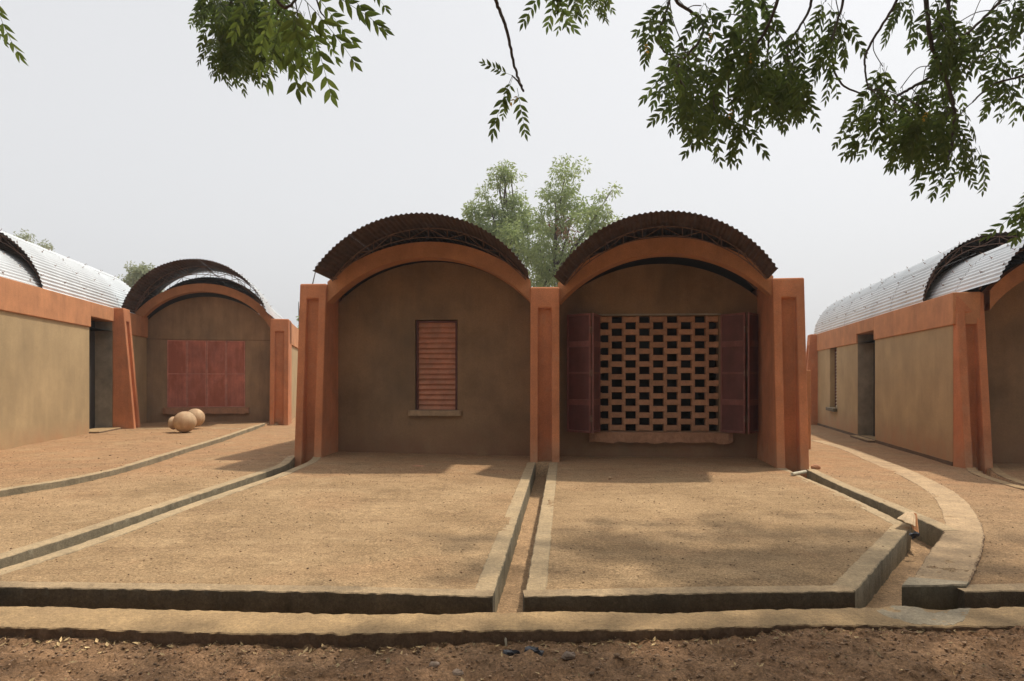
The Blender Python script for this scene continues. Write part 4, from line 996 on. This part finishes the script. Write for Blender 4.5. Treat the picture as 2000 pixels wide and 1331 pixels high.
far_tree('neem_tree', 'low green tree showing in the gap left of the left central buttress', 'tree', (-11.5, 38, 0),
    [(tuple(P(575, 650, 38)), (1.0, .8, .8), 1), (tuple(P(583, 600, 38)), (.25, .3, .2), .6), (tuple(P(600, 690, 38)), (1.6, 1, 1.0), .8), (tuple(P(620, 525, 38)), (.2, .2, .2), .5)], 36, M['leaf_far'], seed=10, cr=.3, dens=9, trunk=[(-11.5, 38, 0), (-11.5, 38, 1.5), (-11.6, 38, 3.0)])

# ------------------------------------------------------------------ SMALL THINGS
def blob(name, c, r, sc, m, seed=0, parent=None, n=(10, 14), rough=.12):
    rnd = np.random.default_rng(seed); mb = MB(); a, b = n
    for i in range(a + 1):
        t = math.pi * i / a
        for k in range(b):
            p = 2 * math.pi * k / b; d = 1 + (rnd.random() - .5) * 2 * rough * (0 if i in (0, a) else 1)
            mb.v.append((c[0] + r * sc[0] * d * math.sin(t) * math.cos(p), c[1] + r * sc[1] * d * math.sin(t) * math.sin(p), c[2] + r * sc[2] * d * math.cos(t)))
    for i in range(a):
        for k in range(b): mb.f.append((i * b + k, (i + 1) * b + k, (i + 1) * b + (k + 1) % b, i * b + (k + 1) % b)); mb.m.append(0)
    return mb.build(name, m, parent)
def lathe(c, axis_, prof, m, name, n=36, parent=None):
    ax = Vector(axis_).normalized(); a = ax.cross(Vector((0, 0, 1)) if abs(ax.z) < .9 else Vector((1, 0, 0))).normalized(); b = ax.cross(a); mb = MB()
    for (r, h) in prof:
        for k in range(n):
            t = 2 * math.pi * k / n; mb.v.append(tuple(Vector(c) + ax * h + (a * math.cos(t) + b * math.sin(t)) * r))
    for i in range(len(prof) - 1):
        for k in range(n): mb.f.append((i * n + k, i * n + (k + 1) % n, (i + 1) * n + (k + 1) % n, (i + 1) * n + k)); mb.m.append(0)
    return mb.build(name, m, parent, smooth=True)
# round clay jars in front of the red shutters
def jar(c, r, ax, label, neck):
    rt = empty('clay_jar', (c[0], c[1], c[2] - r), label, 'jar', 'round clay jars')
    prof = [(r * math.sin(t) * (1.0), -r * math.cos(t) * 1.04) for t in np.linspace(0, math.pi * .86, 20)]
    if not neck: prof = [(r * math.sin(t), -r * math.cos(t)) for t in np.linspace(0, math.pi, 22)]
    lathe(c, ax, prof, M['pot'], 'body', parent=rt)
    if neck:
        h0 = prof[-1][1]; r0 = prof[-1][0]
        lathe(c, ax, [(r0, h0), (r0 * .92, h0 + .02), (r0 * 1.25, h0 + .06), (r * .56, h0 + .07), (r * .62, h0 + .10), (r * .58, h0 + .12), (r0 * .9, h0 + .07), (r0 * .7, h0)], M['pot'], 'neck', parent=rt)
jz = .15
c1 = P(361, 824.5, 14.25); jar(tuple(c1), .222, (-.95, .35, -.10), 'round clay jar lying nearest the camera, its neck pointing left, before the red shutters', True)
c2 = P(381, 816.5, 15.2); jar(tuple(c2), .205, (.3, .8, .1), 'round clay jar behind the other one, closer to the red shutters', False)
# stones and debris
def tag_at(o, *a, **k): return tag(o, *a, **k)
gp = lambda a, b, off=0: (lambda q_: (q_[0], q_[1], gz(*q_) + off))(G(a, b, off))
c = gp(1112, 1287, -.06); tag(blob('stone', (c[0], c[1], c[2] + .012), .034, (1, .7, .6), M['stone'], 4, n=(5, 6), rough=.3), 'angular grey stone lying right of the black plastic scrap in the foreground soil', 'stone')
for i, (a, b, r, lb) in enumerate([(848, 1303, .028, 'brown stone in the foreground soil below the middle drain, left of centre'), (895, 1318, .026, 'flat pale stone near the bottom edge, left of the black plastic scrap'), (1171, 1254, .024, 'reddish clod against the earth ledge, right of the angular grey stone'),
        (1540, 1237, .022, 'small round stone just in front of the ledge on the right'), (1962, 1310, .035, 'grey pebble in the bottom right corner, biggest there'), (1985, 1322, .03, 'pebble at the very corner of the picture, bottom right'), (1330, 1297, .02, 'pale pebble in the foreground, right of centre'),
        (1605, 1271, .028, 'brown clod in the right foreground soil'), (28, 1296, .02, 'small stone at the left end of the foreground soil'), (150, 1256, .020, 'dark clod close under the left ledge'), (1935, 1292, .03, 'grey pebble above the bottom right corner')]):
    c = gp(a, b, -.075); tag(blob('stone', (c[0], c[1], c[2] + r * .25), r, (1, .8, .6), M['stone'], 30 + i, n=(6, 8), rough=.2), lb, 'stone')
c = gp(1594, 917); tag(blob('brick_fragment', (c[0], c[1], c[2] + .03), .06, (1.1, .7, .7), M['brick'], 3, n=(5, 6), rough=.2), 'broken piece of red brick on the ground by the right end buttress', 'brick')
c = gp(816, 912); tag(blob('brick_fragment', (c[0], c[1], c[2] + .01), .07, (1.3, .8, .22), M['brick'], 5, n=(5, 7), rough=.2), 'flat red brick chip lying under the louvred window', 'brick')
c = gp(1192, 935); tag(blob('stone', (c[0], c[1], c[2] + .01), .03, (1, .7, .5), M['pot'], 6, n=(5, 7), rough=.2), 'small pale stone in the right court close to the middle drain', 'stone')
c = gp(1167, 914); 
mb = MB(); a_ = Vector(gp(1547, 931)); b_ = Vector(gp(1573, 926)); a_.z += .03; b_.z += .03; mb.tube([a_, b_], .022, 12); tag(mb.build('pipe', M['white'], smooth=False), 'short off-white pipe stub lying across the kerb by the right end buttress', 'pipe')
# paper sack and black plastic in the right-hand drain
c = gp(1776, 1023, 0); mb = MB(); rt = empty('paper_sack', (c[0], c[1], -.15), 'crumpled pale paper sack stuck in the drain corner beside the curved path', 'sack')
p = lambda a, b, Yv: tuple(P(a, b, Yv))
n = 14; f1 = []
for i in range(n + 1):
    t = i / n; x0, y0 = 1748 + 10 * t, 1012 + 8 * t; 
    j = random.uniform(-1.5, 1.5)
    mb.v += [p(1752 + 36 * t, 1013 + 14 * t + 6 * math.sin(t * 3) * 0 + j, 5.72 - .12 * t), p(1763 + 25 * t, 1006 - 5 * math.sin(math.pi * t) + j, 5.86 - .02 * t), p(1768 + 20 * t, 1001.5 - 2 * t + j, 5.95)]
for i in range(n):
    for k in range(2): mb.f.append((3 * i + k, 3 * i + 3 + k, 3 * i + 4 + k, 3 * i + 1 + k)); mb.m.append(0)
o = mb.build('sack_side', M['paper'], rt); o.modifiers.new('solid', 'SOLIDIFY').thickness = .006
mb = MB(); mb.add([p(1785, 1003, 5.9), p(1791, 1005, 5.85), p(1795, 1043, 5.6), p(1784, 1035, 5.7), p(1780, 1024, 5.8)], [(0, 1, 2, 3, 4)]); o = mb.build('sack_lining', M['paperin'], rt); o.modifiers.new('solid', 'SOLIDIFY').thickness = .01
c = P(1786, 1046, 5.45); tag(blob('plastic_scrap', tuple(c), .035, (1, .8, .8), M['plastic'], 9, n=(6, 8), rough=.4), 'small black plastic scrap in the drain at the kerb corner', 'litter')
c = gp(1042, 1277, -.06); tag(blob('plastic_scrap', (c[0], c[1], c[2] + .008), .040, (1, .8, .5), M['plastic'], 12, n=(7, 9), rough=.45), 'crumpled black plastic scrap in the foreground soil, the larger of two', 'litter')
c = gp(998, 1277, -.06); tag(blob('plastic_scrap', (c[0], c[1], c[2] + .004), .032, (1.2, .6, .35), M['plastic'], 13, n=(7, 9), rough=.45), 'flatter dark plastic scrap left of the larger black one in the foreground', 'litter')
mb = MB(); c = Vector(gp(989, 1262, -.06)); w_ = .005
mb.add([c + Vector((-w_, 0, 0)), c + Vector((w_, 0, 0)), c + Vector((w_ * .4, 0, .035)), c + Vector((-w_ * 1.2, 0, .042)), c + Vector((-w_ * 1.9, 0, .03))], [(0, 1, 2, 3, 4)]); o = mb.build('feather', M['white']); o.modifiers.new('solid', 'SOLIDIFY').thickness = .002
tag(o, 'small pale feather standing against the earth ledge below the middle drain', 'feather')
# loose stuff nobody could count
def gh(x, y):                                              # surface height from the ground mesh
    i = np.clip(np.searchsorted(xs, x), 0, nx - 1); j = np.clip(np.searchsorted(ys, y), 0, ny - 1); return Z[j * nx + i]
def scatter_clods(name, n, xr, yr, rr, m, seed, mask=None, label=None, cat='gravel'):
    r = np.random.default_rng(seed); x = r.uniform(*xr, n); y = r.uniform(*yr, n)
    if mask is not None: k = mask(x, y, r); x, y = x[k], y[k]
    n = len(x); z = gh(x, y); s = rr[0] * (rr[1] / rr[0]) ** (r.random(n) ** 2.2)
    ico = np.array([(0, 0, 1), (.9, 0, .3), (.28, .86, .3), (-.72, .53, .3), (-.72, -.53, .3), (.28, -.86, .3), (0, 0, -.6)])
    tri = [(0, 1, 2), (0, 2, 3), (0, 3, 4), (0, 4, 5), (0, 5, 1), (6, 2, 1), (6, 3, 2), (6, 4, 3), (6, 5, 4), (6, 1, 5)]
    V = ico[None] * (1 + r.uniform(-.35, .35, (n, 7, 1))); a = r.uniform(0, 6.28, n); ca, sa = np.cos(a)[:, None], np.sin(a)[:, None]
    vx = V[..., 0] * ca - V[..., 1] * sa; vy = V[..., 0] * sa + V[..., 1] * ca
    co_ = np.stack([vx * s[:, None] + x[:, None], vy * s[:, None] + y[:, None], V[..., 2] * s[:, None] * .75 + z[:, None]], -1).reshape(-1, 3)
    fs = (np.arange(n)[:, None, None] * 7 + np.array(tri)[None]).reshape(-1, 3)
    me_ = bpy.data.meshes.new(name); me_.vertices.add(len(co_)); me_.vertices.foreach_set('co', co_.ravel().astype(np.float32))
    me_.loops.add(fs.size); me_.loops.foreach_set('vertex_index', fs.ravel().astype(np.int32)); me_.polygons.add(len(fs)); me_.polygons.foreach_set('loop_start', np.arange(0, fs.size, 3, dtype=np.int32)); me_.update(calc_edges=True)
    me_.materials.append(m); o = bpy.data.objects.new(name, me_); C.objects.link(o); tag(o, label, cat, kind='stuff'); return o
outm = lambda x, y, r: y < np.interp(x, lf[:, 0], lf[:, 1]) - .01
inm = lambda x, y, r: (gh(x, y) > g(x, y) - .08)
scatter_clods('soil_crumbs', 26000, (-3.6, 3.6), (2.3, 3.6), (.0016, .011), M['gravel'], 1, outm, 'loose crumbs and clods on the dark soil in front of the ledge')
scatter_clods('gravel', 900, (2.05, 3.4), (2.4, 3.2), (.004, .019), M['stone'], 2, lambda x, y, r: outm(x, y, r) & (r.random(len(x)) < sstep(x - (y - 2.6) * .6, 1.9, 2.5)), 'patch of grey gravel in the bottom right corner')
scatter_clods('soil_crumbs', 13000, (-8, 7), (4.1, 9.5), (.0022, .011), M['gravel'], 3, inm, 'tiny crumbs strewn over the swept yards')
scatter_clods('soil_crumbs', 1500, (-9, -2.5), (8, 16), (.003, .016), M['gravel'], 4, lambda x, y, r: (x < -.48 * y + 1.2), 'crumbs and pebbles on the yard before the left-edge house')
scatter_clods('soil_crumbs', 260, (-3.5, 3.6), (3.4, 3.8), (.003, .010), M['gravel'], 6, lambda x, y, r: y > np.interp(x, lf[:, 0], lf[:, 1]) + .02, 'crumbs lying on the earth ledge')
def leaves_litter(n, seed):
    r = random.Random(seed); mb = MB(); k = 0
    while k < n:
        x = r.uniform(-3.4, 3.4); near = r.random() < .55; yf = float(np.interp(x, lf[:, 0], lf[:, 1])); y = yf - (r.random() ** 2 * .15 + .01 if near else r.uniform(.02, .8))
        if y < 2.3: continue
        z = float(gh(np.array([x]), np.array([y]))[0]) + .004; k += 1; a = r.uniform(0, 6.28); L = .008 + .034 * r.random() ** 2; W_ = L * r.uniform(.28, .6)
        d = Vector((math.cos(a), math.sin(a), r.uniform(-.1, .4))); s = Vector((-math.sin(a), math.cos(a), r.uniform(-.4, .4))); c = Vector((x, y, z))
        mb.add([c, c + d * L * .5 + s * W_ * .5, c + d * L + Vector((0, 0, .004)), c + d * L * .5 - s * W_ * .5, c + d * L * .5 + Vector((0, 0, -.003))], [(0, 4, 1), (1, 4, 2), (2, 4, 3), (3, 4, 0)])
    return tag(mb.build('dry_leaves', M['litter']), 'dry fallen leaflets strewn in front of the ledge', 'leaf litter', kind='stuff')
leaves_litter(1300, 3)
scatter_clods('soil_clods', 700, (-3.6, 3.6), (2.4, 3.55), (.006, .020), M['gravel'], 11, outm, 'larger clods lying loose on the dark soil in front of the ledge')
def twigs(n, seed):
    r = random.Random(seed); mb = MB()
    for _ in range(n):
        x = r.uniform(-3.2, 3.2); y = r.uniform(2.35, 3.3); a = r.uniform(0, 3.14); L = r.uniform(.03, .13); c = Vector((x, y, float(gh(np.array([x]), np.array([y]))[0]) + .005))
        d = Vector((math.cos(a), math.sin(a) * .5, 0)) * L; mb.tube(curve3([c - d * .5, c + Vector((r.uniform(-.01, .01), r.uniform(-.01, .01), .006)), c + d * .5], 4), .0012, 4)
    return tag(mb.build('twigs', M['twig']), 'thin dry twigs scattered on the foreground soil', 'twigs', kind='stuff')
twigs(110, 5)
# ------------------------------------------------------------------ HAZE
hz = MB(); hz.box(Fr(0, 0, 0), -305, 305, -155, 405, -2.0, 16.0)
hm = bpy.data.materials.new('haze'); hm.use_nodes = True; hn = hm.node_tree; hn.nodes.remove(hn.nodes['Principled BSDF'])
pv = hn.nodes.new('ShaderNodeVolumePrincipled'); pv.inputs['Color'].default_value = (.93, .94, .96, 1); pv.inputs['Density'].default_value = .0014; pv.inputs['Anisotropy'].default_value = .3
hn.links.new(pv.outputs[0], hn.nodes['Material Output'].inputs['Volume'])
tag(hz.build('haze', hm), 'pale dusty haze filling the air', 'haze', kind='stuff')
